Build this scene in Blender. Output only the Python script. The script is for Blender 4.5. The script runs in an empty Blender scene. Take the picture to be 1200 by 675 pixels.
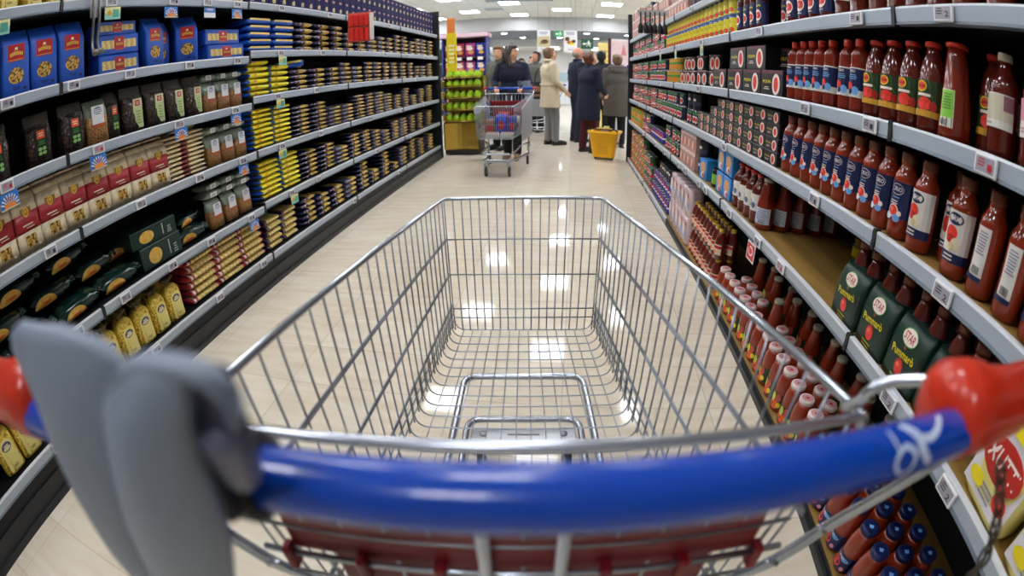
import bpy, bmesh, math, random
from mathutils import Vector, Matrix, Euler
random.seed(7)
PI = math.pi
scene = bpy.context.scene
COL = scene.collection

# ------------------------------------------------------------------ materials
def lin(c):
    c /= 255.0
    return c / 12.92 if c <= 0.04045 else ((c + 0.055) / 1.055) ** 2.4
def rgb(h):
    h = h.lstrip('#')
    return (lin(int(h[0:2], 16)), lin(int(h[2:4], 16)), lin(int(h[4:6], 16)), 1.0)
MATS = {}
def M(name, col='#808080', rough=0.5, metal=0.0, spec=0.5, coat=0.0, trans=0.0, alpha=1.0, emit=None, estr=0.0, ior=1.45):
    if name in MATS: return MATS[name]
    m = bpy.data.materials.new(name); m.use_nodes = True
    b = m.node_tree.nodes['Principled BSDF']
    b.inputs['Base Color'].default_value = rgb(col)
    b.inputs['Roughness'].default_value = rough
    b.inputs['Metallic'].default_value = metal
    b.inputs['Specular IOR Level'].default_value = spec
    b.inputs['Coat Weight'].default_value = coat
    b.inputs['Transmission Weight'].default_value = trans
    b.inputs['Alpha'].default_value = alpha
    b.inputs['IOR'].default_value = ior
    if emit:
        b.inputs['Emission Color'].default_value = rgb(emit)
        b.inputs['Emission Strength'].default_value = estr
    MATS[name] = m
    return m
def noise_mat(name, cols, scale=20, rough=0.5, kind='voronoi', spec=0.5, bump=0.0, stretch=(1, 1, 1), coat=0.0):
    """a mottled procedural material: cols = [(pos, hex), ...] through a colour ramp"""
    if name in MATS: return MATS[name]
    m = M(name, rough=rough, spec=spec, coat=coat)
    nt = m.node_tree; b = nt.nodes['Principled BSDF']
    tc = nt.nodes.new('ShaderNodeTexCoord'); mp = nt.nodes.new('ShaderNodeMapping')
    mp.inputs['Scale'].default_value = stretch
    nt.links.new(tc.outputs['Object'], mp.inputs['Vector'])
    if kind == 'voronoi':
        t = nt.nodes.new('ShaderNodeTexVoronoi'); t.inputs['Scale'].default_value = scale; out = t.outputs['Distance']
    elif kind == 'wave':
        t = nt.nodes.new('ShaderNodeTexWave'); t.inputs['Scale'].default_value = scale
        t.inputs['Distortion'].default_value = 4; t.inputs['Detail'].default_value = 3; out = t.outputs['Fac']
    else:
        t = nt.nodes.new('ShaderNodeTexNoise'); t.inputs['Scale'].default_value = scale
        t.inputs['Detail'].default_value = 4; out = t.outputs['Fac']
    nt.links.new(mp.outputs['Vector'], t.inputs['Vector'])
    r = nt.nodes.new('ShaderNodeValToRGB'); e = r.color_ramp.elements
    while len(e) < len(cols): e.new(0.5)
    for el, (p, c) in zip(e, cols): el.position = p; el.color = rgb(c)
    nt.links.new(out, r.inputs['Fac']); nt.links.new(r.outputs['Color'], b.inputs['Base Color'])
    if bump:
        bp = nt.nodes.new('ShaderNodeBump'); bp.inputs['Strength'].default_value = bump; bp.inputs['Distance'].default_value = 0.01
        nt.links.new(out, bp.inputs['Height']); nt.links.new(bp.outputs['Normal'], b.inputs['Normal'])
    return m

# ------------------------------------------------------------------ mesh builder
class MB:
    def __init__(s): s.v = []; s.f = []; s.mi = []; s.sm = []; s.mats = []
    def mid(s, m):
        if m not in s.mats: s.mats.append(m)
        return s.mats.index(m)
    def add(s, vs, fs, m, smooth=False):
        b = len(s.v); s.v += [tuple(v) for v in vs]; k = s.mid(m)
        for f in fs:
            s.f.append(tuple(b + i for i in f)); s.mi.append(k); s.sm.append(smooth)
        return s
    def box(s, x0, y0, z0, x1, y1, z1, m, c=0.0):
        if x1 < x0: x0, x1 = x1, x0
        if y1 < y0: y0, y1 = y1, y0
        if z1 < z0: z0, z1 = z1, z0
        if not c:
            v = [(x, y, z) for z in (z0, z1) for y in (y0, y1) for x in (x0, x1)]
            return s.add(v, [(0, 2, 3, 1), (4, 5, 7, 6), (0, 1, 5, 4), (2, 6, 7, 3), (0, 4, 6, 2), (1, 3, 7, 5)], m)
        lo, hi = (x0, y0, z0), (x1, y1, z1)
        c = min(c, 0.45 * min(hi[i] - lo[i] for i in range(3)))
        v = []; idx = {}
        for sx in (0, 1):
            for sy in (0, 1):
                for sz in (0, 1):
                    sg = (sx, sy, sz)
                    for ax in range(3):
                        p = []
                        for i in range(3):
                            e = hi[i] if sg[i] else lo[i]
                            if i != ax: e += -c if sg[i] else c
                            p.append(e)
                        idx[(sx, sy, sz, ax)] = len(v); v.append(p)
        f = []
        for ax in range(3):
            o = [i for i in range(3) if i != ax]
            for sd in (0, 1):
                q = []
                for a, b2 in ((0, 0), (1, 0), (1, 1), (0, 1)):
                    sg = [0, 0, 0]; sg[ax] = sd; sg[o[0]] = a; sg[o[1]] = b2
                    q.append(idx[tuple(sg) + (ax,)])
                f.append(tuple(q))
        for ax in range(3):
            o = [i for i in range(3) if i != ax]
            for a in (0, 1):
                for b2 in (0, 1):
                    q = []
                    for sd, oo in ((0, o[0]), (1, o[0]), (1, o[1]), (0, o[1])):
                        sg = [0, 0, 0]; sg[ax] = sd; sg[o[0]] = a; sg[o[1]] = b2
                        q.append(idx[tuple(sg) + (oo,)])
                    f.append(tuple(q))
        for sx in (0, 1):
            for sy in (0, 1):
                for sz in (0, 1): f.append(tuple(idx[(sx, sy, sz, a)] for a in range(3)))
        return s.add(v, f, m)
    def rings(s, rings, m, caps=True, smooth=True, closed=False):
        n = len(rings[0]); v = [p for r in rings for p in r]; f = []
        for i in range(len(rings) - (0 if closed else 1)):
            a = i * n; b = ((i + 1) % len(rings)) * n
            for j in range(n): f.append((a + j, a + (j + 1) % n, b + (j + 1) % n, b + j))
        if caps and not closed:
            f.append(tuple(range(n - 1, -1, -1))); f.append(tuple((len(rings) - 1) * n + j for j in range(n)))
        return s.add(v, f, m, smooth)
    def lathe(s, prof, m, n=16, c=(0, 0, 0), smooth=True, sx=1.0, sy=1.0):
        rs = [[(c[0] + sx * r * math.cos(2 * PI * j / n), c[1] + sy * r * math.sin(2 * PI * j / n), c[2] + z) for j in range(n)] for r, z in prof]
        return s.rings(rs, m, True, smooth)
    def tube(s, path, r, m, n=8, closed=False, smooth=True):
        P = [Vector(p) for p in path]; k = len(P); rs = []
        up = None
        for i in range(k):
            if closed: t = (P[(i + 1) % k] - P[i - 1])
            else: t = P[min(i + 1, k - 1)] - P[max(i - 1, 0)]
            t.normalize()
            if up is None:
                up = Vector((0, 0, 1)) if abs(t.z) < 0.9 else Vector((1, 0, 0))
            up = (up - t * up.dot(t)); up.normalize()
            sd = t.cross(up)
            rr = r[i] if isinstance(r, (list, tuple)) else r
            rs.append([P[i] + (up * math.cos(2 * PI * j / n) + sd * math.sin(2 * PI * j / n)) * rr for j in range(n)])
        return s.rings(rs, m, True, smooth, closed)
    def ell(s, c, r, m, n=12, k=8, rot=None):
        rs = []
        for i in range(k + 1):
            a = -PI / 2 + PI * i / k; cz, cr = math.sin(a), max(math.cos(a), 1e-3)
            ring = []
            for j in range(n):
                p = Vector((r[0] * cr * math.cos(2 * PI * j / n), r[1] * cr * math.sin(2 * PI * j / n), r[2] * cz))
                if rot is not None: p = rot @ p
                ring.append(tuple(p + Vector(c)))
            rs.append(ring)
        return s.rings(rs, m)
    def xf(s, mat, start=0):
        s.v[start:] = [tuple(mat @ Vector(p)) for p in s.v[start:]]
        return s
    def mesh(s, name):
        me = bpy.data.meshes.new(name); me.from_pydata(s.v, [], s.f)
        for m in s.mats: me.materials.append(m)
        me.polygons.foreach_set('material_index', s.mi); me.polygons.foreach_set('use_smooth', s.sm)
        bm = bmesh.new(); bm.from_mesh(me); bmesh.ops.recalc_face_normals(bm, faces=bm.faces); bm.to_mesh(me); bm.free()
        me.update()
        return me
    def build(s, name, parent=None, loc=None, rotz=0.0, link=True):
        o = bpy.data.objects.new(name, s.mesh(name))
        if link: COL.objects.link(o)
        if parent is not None: o.parent = parent
        if loc is not None: o.location = loc
        if rotz: o.rotation_euler = (0, 0, rotz)
        return o
def bez(pts, n=6):
    """smooth polyline through points (Catmull-Rom)"""
    P = [Vector(p) for p in pts]; out = []
    for i in range(len(P) - 1):
        a, b, c, d = P[max(i - 1, 0)], P[i], P[i + 1], P[min(i + 2, len(P) - 1)]
        for k in range(n):
            t = k / n
            out.append(0.5 * ((2 * b) + (c - a) * t + (2 * a - 5 * b + 4 * c - d) * t * t + (3 * b - a - 3 * c + d) * t ** 3))
    out.append(P[-1]); return out
def corner(pts, r, n=4, closed=False):
    """polyline with rounded corners"""
    P = [Vector(p) for p in pts]; k = len(P); out = []
    for i in range(k):
        if not closed and i in (0, k - 1): out.append(P[i]); continue
        a, b, c = P[i - 1], P[i], P[(i + 1) % k]
        d1 = (a - b); d2 = (c - b); rr = min(r, d1.length * 0.45, d2.length * 0.45)
        p, q = b + d1.normalized() * rr, b + d2.normalized() * rr
        for j in range(n + 1):
            t = j / n; out.append(p * (1 - t) ** 2 + b * 2 * t * (1 - t) + q * t * t)
    return out
# ------------------------------------------------------------------ lettering and label art
TXT = {}
def text2d(s):
    if s in TXT: return TXT[s]
    cu = bpy.data.curves.new('lettering', 'FONT'); cu.body = s; cu.size = 1.0; cu.resolution_u = 2; cu.offset = 0.014
    cu.align_x = 'CENTER'; cu.align_y = 'CENTER'
    o = bpy.data.objects.new('lettering', cu); COL.objects.link(o)
    dg = bpy.context.evaluated_depsgraph_get(); dg.update()
    me = o.evaluated_get(dg).to_mesh()
    vs = [(v.co.x, v.co.y) for v in me.vertices]; fs = [tuple(p.vertices) for p in me.polygons]
    o.evaluated_get(dg).to_mesh_clear(); bpy.data.objects.remove(o)
    xs = [v[0] for v in vs]; ys = [v[1] for v in vs]
    cx, cy = (min(xs) + max(xs)) / 2, (min(ys) + max(ys)) / 2; h = max(ys) - min(ys); w = (max(xs) - min(xs)) / h
    vs = [((x - cx) / h, (y - cy) / h) for x, y in vs]
    TXT[s] = (vs, fs, w); return TXT[s]
def art(mb, items, fn, eps=0.0004, seg=1):
    """items in a flat (u, v) space, drawn back to front; fn(u, v, off) puts them on the surface"""
    for k, it in enumerate(items):
        off = eps * (k + 1); t = it[0]
        if t == 'r':
            _, u0, v0, u1, v1, m = it; vs = []; fs = []
            for i in range(seg + 1):
                u = u0 + (u1 - u0) * i / seg
                vs += [fn(u, v0, off), fn(u, v1, off)]
            for i in range(seg): fs.append((2 * i, 2 * i + 2, 2 * i + 3, 2 * i + 1))
            mb.add(vs, fs, m)
        elif t == 'e':
            _, cu, cv, ru, rv, m = it; n = 16
            vs = [fn(cu, cv, off)] + [fn(cu + ru * math.cos(2 * PI * j / n), cv + rv * math.sin(2 * PI * j / n), off) for j in range(n)]
            mb.add(vs, [(0, 1 + j, 1 + (j + 1) % n) for j in range(n)], m)
        elif t == 'q':
            _, pts, m = it
            mb.add([fn(u, v, off) for u, v in pts], [tuple(range(len(pts)))], m)
        elif t == 't':
            _, s, cu, cv, h, w, m = it[:7]; rot = it[7] if len(it) > 7 else 0.0
            vs, fs, ww = text2d(s); sx = (w / ww) if w else h
            c, sn = math.cos(rot), math.sin(rot)
            mb.add([fn(cu + x * sx * c - y * h * sn, cv + x * sx * sn + y * h * c, off) for x, y in vs], fs, m)
    return mb
def scribble(cu, cv, w, h, m, lines=3):
    """rows of unreadable small print"""
    out = []; rnd = random.Random(int((cu + 3 * cv + 7 * w) * 1e4) & 0xffff)
    for i in range(lines):
        y = cv + h / 2 - h * (i + 0.5) / lines; ww = w * rnd.uniform(0.6, 1.0)
        out.append(('r', cu - ww / 2, y - h / lines * 0.22, cu + ww / 2, y + h / lines * 0.22, m))
    return out
def front(y):   # art on a flat front face at local y, looking from -y
    return lambda u, v, o: (u, y - o, v)
def cyl(r, a0=-PI / 2, c=(0, 0)):   # art wrapped round an upright cylinder, u = arc length
    return lambda u, v, o: (c[0] + (r + o) * math.cos(a0 + u / r), c[1] + (r + o) * math.sin(a0 + u / r), v)

# ------------------------------------------------------------------ objects
def T(o, label=None, cat=None, group=None, kind=None):
    if label: o['label'] = label
    if cat: o['category'] = cat
    if group: o['group'] = group
    if kind: o['kind'] = kind
    return o
def empty(name, loc=(0, 0, 0), rotz=0.0, link=True):
    o = bpy.data.objects.new(name, None); o.empty_display_size = 0.1
    if link: COL.objects.link(o)
    o.location = loc; o.rotation_euler = (0, 0, rotz); return o
KIDS = {}
def proto(name, *parts):
    """an unlinked model: own mesh (parts[0]) or None, then (name, MB[, label[, [(sub, MB)...]]]) children"""
    if parts[0] is not None: r = parts[0].build(name, link=False)
    else: r = empty(name, link=False)
    ks = []
    for p in parts[1:]:
        c = p[1].build(p[0], link=False)
        if len(p) > 2 and p[2]: c['label'] = p[2]
        subs = []
        for q in (p[3] if len(p) > 3 else ()): subs.append(q[1].build(q[0], link=False))
        ks.append((c, subs))
    KIDS[r.name] = ks
    return r
def put(p, loc, rot=0.0, label=None, cat=None, group=None, scale=None):
    r = p.copy(); COL.objects.link(r); r.location = loc
    r.rotation_euler = rot if isinstance(rot, tuple) else (0, 0, rot)
    if scale: r.scale = scale if isinstance(scale, tuple) else (scale,) * 3
    for c, subs in KIDS[p.name]:
        d = c.copy(); COL.objects.link(d); d.parent = r
        for s in subs:
            e = s.copy(); COL.objects.link(e); e.parent = d
    return T(r, label, cat, group)
ORD = ['first', 'second', 'third', 'fourth', 'fifth', 'sixth', 'seventh', 'eighth', 'ninth', 'tenth', 'eleventh', 'twelfth',
       'thirteenth', 'fourteenth', 'fifteenth', 'sixteenth', 'seventeenth', 'eighteenth', 'nineteenth', 'twentieth']
ORD += ['twenty-' + o for o in ORD[:9]] + ['thirtieth'] + ['thirty-' + o for o in ORD[:9]]
LROT, RROT = PI / 2, -PI / 2
XL, XR = -1.9, 0.8175      # the price-rail planes of the two gondola runs
def jit(a): return random.uniform(-a, a)
# ------------------------------------------------------------------ camera (a fisheye lens)
def cam():
    cd = bpy.data.cameras.new('camera'); c = bpy.data.objects.new('camera', cd); COL.objects.link(c)
    cd.type = 'PANO'; cd.panorama_type = 'FISHEYE_EQUISOLID'
    cd.sensor_width = 36.0; cd.sensor_fit = 'HORIZONTAL'
    cd.fisheye_lens = 571.987 * 36 / 1200; cd.fisheye_fov = PI
    cd.lens = 17.0
    a = PI / 2 + math.radians(-25.1336)
    R = Matrix.Rotation(math.radians(7.1702), 3, 'Z') @ Matrix.Rotation(a, 3, 'X') @ Matrix.Rotation(math.radians(-0.8733), 3, 'Z')
    c.matrix_world = Matrix.Translation((0, 0, 1.2115)) @ R.to_4x4()
    cd.clip_start = 0.01; cd.clip_end = 100
    cd.dof.use_dof = True; cd.dof.focus_distance = 2.0; cd.dof.aperture_fstop = 2.8
    scene.camera = c
cam()
scene.view_settings.view_transform = 'Standard'; scene.view_settings.look = 'None'
scene.view_settings.gamma = 1.0; scene.view_settings.use_curve_mapping = False
scene.view_settings.exposure = 0.27
scene.cycles.max_bounces = 6; scene.cycles.diffuse_bounces = 3; scene.cycles.glossy_bounces = 4
scene.cycles.transparent_max_bounces = 8; scene.cycles.caustics_reflective = False; scene.cycles.caustics_refractive = False
scene.cycles.use_denoising = True; scene.cycles.sample_clamp_indirect = 4.0
w = bpy.data.worlds.new('world'); scene.world = w; w.use_nodes = True
w.node_tree.nodes['Background'].inputs['Color'].default_value = (0.9, 0.95, 1.0, 1)
w.node_tree.nodes['Background'].inputs['Strength'].default_value = 0.3

# ------------------------------------------------------------------ floor, ceiling, walls
def floor_mat():
    m = M('beige polished tile', '#d8cbb2', rough=0.065, spec=0.36)
    nt = m.node_tree; b = nt.nodes['Principled BSDF']
    tc = nt.nodes.new('ShaderNodeTexCoord')
    br = nt.nodes.new('ShaderNodeTexBrick'); br.offset = 0.0; br.inputs['Scale'].default_value = 1.0
    br.inputs['Brick Width'].default_value = 0.6; br.inputs['Row Height'].default_value = 0.3
    br.inputs['Mortar Size'].default_value = 0.0022; br.inputs['Mortar Smooth'].default_value = 0.3
    br.inputs['Color1'].default_value = rgb('#f3ebd9'); br.inputs['Color2'].default_value = rgb('#ece2ce'); br.inputs['Mortar'].default_value = rgb('#d4c8b2')
    nz = nt.nodes.new('ShaderNodeTexNoise'); nz.inputs['Scale'].default_value = 3.0; nz.inputs['Detail'].default_value = 6
    mp = nt.nodes.new('ShaderNodeMapping'); mp.inputs['Scale'].default_value = (1.0, 6.0, 1.0)
    mx = nt.nodes.new('ShaderNodeMix'); mx.data_type = 'RGBA'; mx.blend_type = 'MULTIPLY'; mx.inputs[0].default_value = 0.35
    rp = nt.nodes.new('ShaderNodeValToRGB'); rp.color_ramp.elements[0].position = 0.35; rp.color_ramp.elements[0].color = rgb('#dfd0b4')
    rp.color_ramp.elements[1].position = 0.65; rp.color_ramp.elements[1].color = (1, 1, 1, 1)
    nt.links.new(tc.outputs['Object'], br.inputs['Vector']); nt.links.new(tc.outputs['Object'], mp.inputs['Vector'])
    nt.links.new(mp.outputs['Vector'], nz.inputs['Vector']); nt.links.new(nz.outputs['Fac'], rp.inputs['Fac'])
    nt.links.new(br.outputs['Color'], mx.inputs[6]); nt.links.new(rp.outputs['Color'], mx.inputs[7]); nt.links.new(mx.outputs[2], b.inputs['Base Color'])
    return m
def ceil_mat():
    m = M('white ceiling panel', '#d9dcdc', rough=0.9, spec=0.2)
    nt = m.node_tree; b = nt.nodes['Principled BSDF']
    tc = nt.nodes.new('ShaderNodeTexCoord')
    br = nt.nodes.new('ShaderNodeTexBrick'); br.offset = 0.0; br.inputs['Scale'].default_value = 1.0
    br.inputs['Brick Width'].default_value = 0.725; br.inputs['Row Height'].default_value = 0.725
    br.inputs['Mortar Size'].default_value = 0.012
    br.inputs['Color1'].default_value = rgb('#dcdedc'); br.inputs['Color2'].default_value = rgb('#d6d8d8'); br.inputs['Mortar'].default_value = rgb('#b9bcbe')
    nt.links.new(tc.outputs['Object'], br.inputs['Vector']); nt.links.new(br.outputs['Color'], b.inputs['Base Color'])
    return m
H = 3.5
WHITE = M('white wall paint', '#e6e8ea', rough=0.8)
SOFFIT = M('grey blue soffit paint', '#7d8798', rough=0.8)
def struct(name, mb): return T(mb.build(name), kind='structure')
struct('floor', MB().box(-10, -6, -0.1, 9, 32, 0.0, floor_mat()))
struct('ceiling', MB().box(-10, -6, H, 9, 18.4, H + 0.1, ceil_mat()))
struct('wall_back', MB().box(-10, 31.9, 0, 9, 32, 4, WHITE))
struct('wall_left', MB().box(-10.1, -6, 0, -10, 32, 4, WHITE))
struct('wall_right', MB().box(9, -6, 0, 9.1, 32, 4, WHITE))
struct('wall_front', MB().box(-10, -6.1, 0, 9, -6, 4, WHITE))
mb = MB().box(-10, 18.4, 2.98, 9, 18.6, H + 0.1, M('pale bulkhead paint', '#c4c7cb', rough=0.8))
mb.box(-10, 18.6, 2.98, 9, 23.0, 3.08, SOFFIT)
struct('ceiling_bulkhead', mb)
mb = MB().box(-10, 23.0, 2.62, 9, 23.15, 3.08, WHITE); mb.box(-10, 23.15, 2.9, 9, 32, 3.0, WHITE)
struct('ceiling_rear', mb)
# recessed lamps: four-tube troffers with a louvre grid
EMIT = M('lit lamp diffuser', '#ffffff', emit='#f7f9ff', estr=26.0)
LFRAME = M('white lamp frame', '#eceeee', rough=0.4)
LOUV = M('aluminium louvre', '#c9ced2', rough=0.3, metal=0.6)
def lamp_proto():
    fr = MB()
    for x0, y0, x1, y1 in ((-.31, -.31, .31, -.29), (-.31, .29, .31, .31), (-.31, -.29, -.29, .29), (.29, -.29, .31, .29)):
        fr.box(x0, y0, -0.012, x1, y1, 0.0, LFRAME)
    df = MB().box(-.29, -.29, -0.003, .29, .29, -0.001, EMIT)
    lv = MB()
    lv.box(-.016, -.29, -0.012, .016, .29, -0.004, LOUV)
    for x in (-.15, .15): lv.box(x - .008, -.29, -0.011, x + .008, .29, -0.004, LOUV)
    for y in (-.15, 0, .15): lv.box(-.29, y - .01, -0.0105, .29, y + .01, -0.0045, LOUV)
    return proto('ceiling_light', None, ('lamp_frame', fr), ('diffuser', df), ('louvre', lv))
LP = lamp_proto()
cols = {-0.3: 1.5, -1.8: 2.85, 1.2: 2.85, -3.3: 1.5, 2.7: 1.5, -4.8: 2.85, -6.3: 1.5, -7.8: 2.85, 4.2: 2.85, 5.7: 1.5, 7.2: 2.85}
for x, y0 in cols.items():
    k = -2
    while y0 + 2.95 * k < 18:
        y = y0 + 2.95 * k
        if y > 3.2 or (x in (-0.3, -1.8) and y > -2) or (y > 1.2 and x < -.2):
            put(LP, (x, y, H), 0, 'square recessed fluorescent lamp in the white ceiling', 'ceiling light', 'fluorescent lamps in the ceiling')
        k += 1
SP = proto('downlight', None, ('lamp_frame', MB().lathe([(0.13, 0), (0.13, -.02), (0.11, -.02)], LFRAME, 20)), ('diffuser', MB().lathe([(0.11, -.021), (0.105, -.024)], EMIT, 20)))
for y in (19.4, 21.8):
    for x in (-6, -4.2, -2.6, -1.0, 0.6, 2.2, 3.8):
        put(SP, (x + (0.5 if y > 20 else 0), y, 2.98), 0, 'small round downlight in the lower grey soffit at the far end', 'ceiling light', 'downlights in the far soffit')
# lamps added to brighten the back wall of the rear zone
for y in (24.5, 27.5, 30):
    for x in (-6, -3.5, -1, 1.5, 4):
        put(LP, (x, y, 2.9), 0, 'square lamp added to brighten the rear zone beyond the soffit', 'ceiling light', 'lamps added in the rear zone')
# ventilation grilles on the ceiling
VENT = M('grey blue vent metal', '#8f9aa8', rough=0.5)
vb = MB()
for i in range(8): vb.box(-.9, -.16 + i * .04, -.012, .9, -.14 + i * .04, 0, VENT)
vb.box(-.95, -.2, -.008, .95, .2, 0, M('vent shadow grey', '#5c6672', rough=.6))
VP = proto('ceiling_vent', None, ('vent_grille', vb))
put(VP, (-1.45, 14.1, H), 0, 'long grey blue air vent in the ceiling between the lamps', 'vent')
VQ = proto('ceiling_vent', None, ('vent_grille', MB().box(-.28, -.28, -.01, .28, .28, 0, VENT)))
put(VQ, (-2.95, 11.7, H), 0, 'small square air vent near the upper edge of the ceiling', 'vent')
put(VQ, (-2.45, 15.9, H), 0, 'small square air vent just before the bulkhead', 'vent')
# ------------------------------------------------------------------ gondola shelving, bay by bay
RAIL = M('pale blue grey price rail', '#aebac8', rough=0.35)
RAILT = M('white rail edge', '#e4e8ee', rough=0.35)
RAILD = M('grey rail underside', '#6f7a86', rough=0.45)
DARK = M('charcoal shelf steel', '#191b1e', rough=0.5)
DARK2 = M('black kick plate', '#2a2c2e', rough=0.45)
BACKP = M('dark back panel', '#16171a', rough=0.7)
WOOD = noise_mat('golden wood shelf', [(0.2, '#8a6a33'), (0.8, '#a98646')], 6, 0.5, 'noise', stretch=(8, 1, 1))
TAGW = M('white tag plastic', '#f1f2f4', rough=0.35)
TAGG = M('grey display glass', '#a9a6b4', rough=0.25)
INK = M('dark ink', '#23222a', rough=0.6)
TAGR = M('red ink', '#c02430', rough=0.6)
def tag_mb(red=False, digits='1'):
    """an electronic price tag, front toward -y, centred on its rail"""
    b = MB().box(-.036, -.008, -.021, .036, 0.0, .021, TAGW, .003)
    it = [('r', -.029, -.015, .029, .015, TAGG)]
    it += scribble(-.012, .004, .026, .018, INK if not red else TAGR, 3)
    it += [('t', digits, .016, -.003, .014, .014, INK if not red else TAGR)]
    return art(b, it, front(-.008))
TAGS = [tag_mb(False, '1').mesh('price_tag'), tag_mb(False, '2').mesh('price_tag'), tag_mb(True, '1').mesh('price_tag')]
PAPER = M('white paper strip', '#eceef2', rough=0.6)
def bay(side, y0, y1, levels, depth, top, label, base_z, tags, wood=(), first=False, last=False, norail=(), strips=()):
    """side -1: left run (shelves go towards -x from XL); +1: right run. levels: z of each shelf's upper face"""
    X = XL if side < 0 else XR
    g = (lambda a: X - a) if side < 0 else (lambda a: X + a)     # a = distance behind the rail plane
    root = T(empty('shelf_unit', (X, y0, 0)), label, 'shelf unit', 'shelf units of the %s run' % ('left' if side < 0 else 'right'))
    def part(mb, name, parent, lab=None):
        o = mb.build(name); o.parent = parent
        o.location = Vector((0, 0, 0)); mb2 = Matrix.Translation((-X, -y0, 0)); o.data.transform(mb2)
        if lab: o['label'] = lab
        return o
    part(MB().box(g(depth), y0 + .002, .0, g(depth + .03), y1 - .002, top, BACKP), 'back_panel', root)
    k = MB(); k.box(g(0.0), y0 + .002, 0, g(depth), y1 - .002, base_z - .10 if base_z > .12 else base_z - .03, DARK2)
    if base_z > .12:
        k.box(g(-.012), y0 + .002, .0, g(0.01), y1 - .002, .03, DARK2); k.box(g(.012), y0 + .002, base_z - .1, g(depth), y1 - .002, base_z - .03, DARK)
    part(k, 'kick_plate', root)
    for yy in (y0 + .014, y1 - .014):
        part(MB().box(g(depth - .03), yy - .012, 0, g(depth + .002), yy + .012, top, DARK), 'upright', root)
    for i, z in enumerate(levels):
        wd = i in wood
        d0 = 0.012
        s = MB()
        s.box(g(d0), y0 + .003, z - .028, g(depth), y1 - .003, z - (.003 if wd else 0), DARK)
        if wd: s.box(g(d0), y0 + .003, z - .003, g(depth), y1 - .003, z, WOOD)
        so = part(s, 'shelf', root, 'golden wood topped shelf' if wd else None)
        if i in norail: continue
        r = MB(); h = .048
        zt = z + .006
        # sloped face, white lip on top, dark lower edge
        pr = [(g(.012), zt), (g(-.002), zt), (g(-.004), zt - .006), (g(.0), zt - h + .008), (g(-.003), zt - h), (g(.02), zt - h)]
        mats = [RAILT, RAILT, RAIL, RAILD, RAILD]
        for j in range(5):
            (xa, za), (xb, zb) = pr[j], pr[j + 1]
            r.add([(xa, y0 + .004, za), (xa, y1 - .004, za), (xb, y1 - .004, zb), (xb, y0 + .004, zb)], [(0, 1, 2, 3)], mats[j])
        part(r, 'price_rail', so)
        jn = MB().box(g(-.007), y1 - .018, zt - h - .004, g(.012), y1 - .002, zt + .004, DARK)
        part(jn, 'rail_joint', so)
        for (yt, kind) in tags.get(i, ()):
            if not (y0 < yt <= y1): continue
            o = bpy.data.objects.new('price_tag', TAGS[kind]); COL.objects.link(o); o.parent = so
            o.location = (g(-.005) - X, yt - y0, zt - .025); o.rotation_euler = (0, 0, LROT if side < 0 else RROT)
    return root
LN = [1.86, 1.50, 1.198, .885, .525, .205]      # shelf tops of the two near bays on the left
LF = [1.865, 1.535, 1.235, .888, .545, .20]
LY = [-.33, 1.10, 2.53, 3.96, 5.39, 6.97]
ltags = {0: [(.2, 0), (1.39, 1), (1.83, 0), (2.11, 1), (2.39, 0), (2.9, 0), (3.63, 0), (4.36, 1), (5.0, 0), (6.1, 0)],
         1: [(.8, 0), (1.16, 0), (1.51, 1), (1.95, 0), (2.38, 0), (2.88, 1), (3.49, 0), (4.85, 0), (5.6, 0), (6.3, 1)],
         2: [(.75, 2), (1.27, 2), (1.83, 1), (2.33, 0), (2.81, 0), (3.36, 1), (4.75, 0), (5.9, 0)],
         3: [(.9, 0), (1.48, 1), (1.94, 0), (2.35, 0), (2.81, 0), (3.38, 1), (4.4, 0), (5.3, 0), (6.2, 0)],
         4: [(.5, 0), (.91, 0), (1.24, 1), (1.6, 0), (1.94, 0), (2.35, 0), (2.86, 0), (3.27, 1), (4.5, 0), (5.6, 0)],
         5: [(.55, 1), (1.32, 0), (1.9, 1), (2.39, 0), (3.88, 0), (5.1, 0)]}
names = ['nearest bay of the left shelving run beside the grey handle holder', 'second bay of the left run holding blue paper pasta bags',
         'third bay of the left run with the yellow pasta stacks', 'fourth bay of the left run with the hanging red sachets', 'farthest bay of the left run next to the green display']
for i in range(5):
    bay(-1, LY[i], LY[i + 1], LN if i < 2 else LF, .50, 2.12 if i < 2 else 2.2, names[i], .205, ltags)
RL = [1.765, 1.507, 1.203, .915, .608, .06]
RY = [-.37, 1.055, 2.48, 3.9, 5.33, 6.93]
rtags = {0: [(3.3, 0), (4.3, 0), (5.2, 0)],
         1: [(.2, 0), (.83, 1), (1.23, 0), (2.03, 1), (3.02, 0), (3.81, 0), (4.48, 0), (5.5, 0)],
         2: [(.67, 2), (1.14, 0), (1.56, 1), (3.08, 0), (4.5, 0), (5.6, 0)],
         3: [(.72, 1), (1.42, 0), (2.47, 0), (4.24, 0), (5.0, 0), (5.9, 1)],
         4: [(.45, 1), (.77, 1), (1.59, 2), (1.86, 0), (2.28, 0), (2.76, 0), (2.93, 0), (3.33, 0), (3.56, 1), (4.15, 0), (4.63, 0), (5.5, 0), (6.2, 0)],
         5: [(4.9, 0), (5.2, 0), (5.6, 1), (6.0, 0), (6.4, 0)]}
names = ['nearest bay of the right shelving run under the red handle bracket', 'second bay of the right run with the blue label sauce bottles',
         'third bay of the right run with the yellow tins', 'fourth bay of the right run with the hanging utensil strip', 'farthest bay of the right run beside the grey coat']
for i in range(5):
    bay(1, RY[i], RY[i + 1], RL, .50, 2.1, names[i], .06, rtags, wood=(3, 4, 5), norail=(5,) if i < 3 else ())
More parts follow.
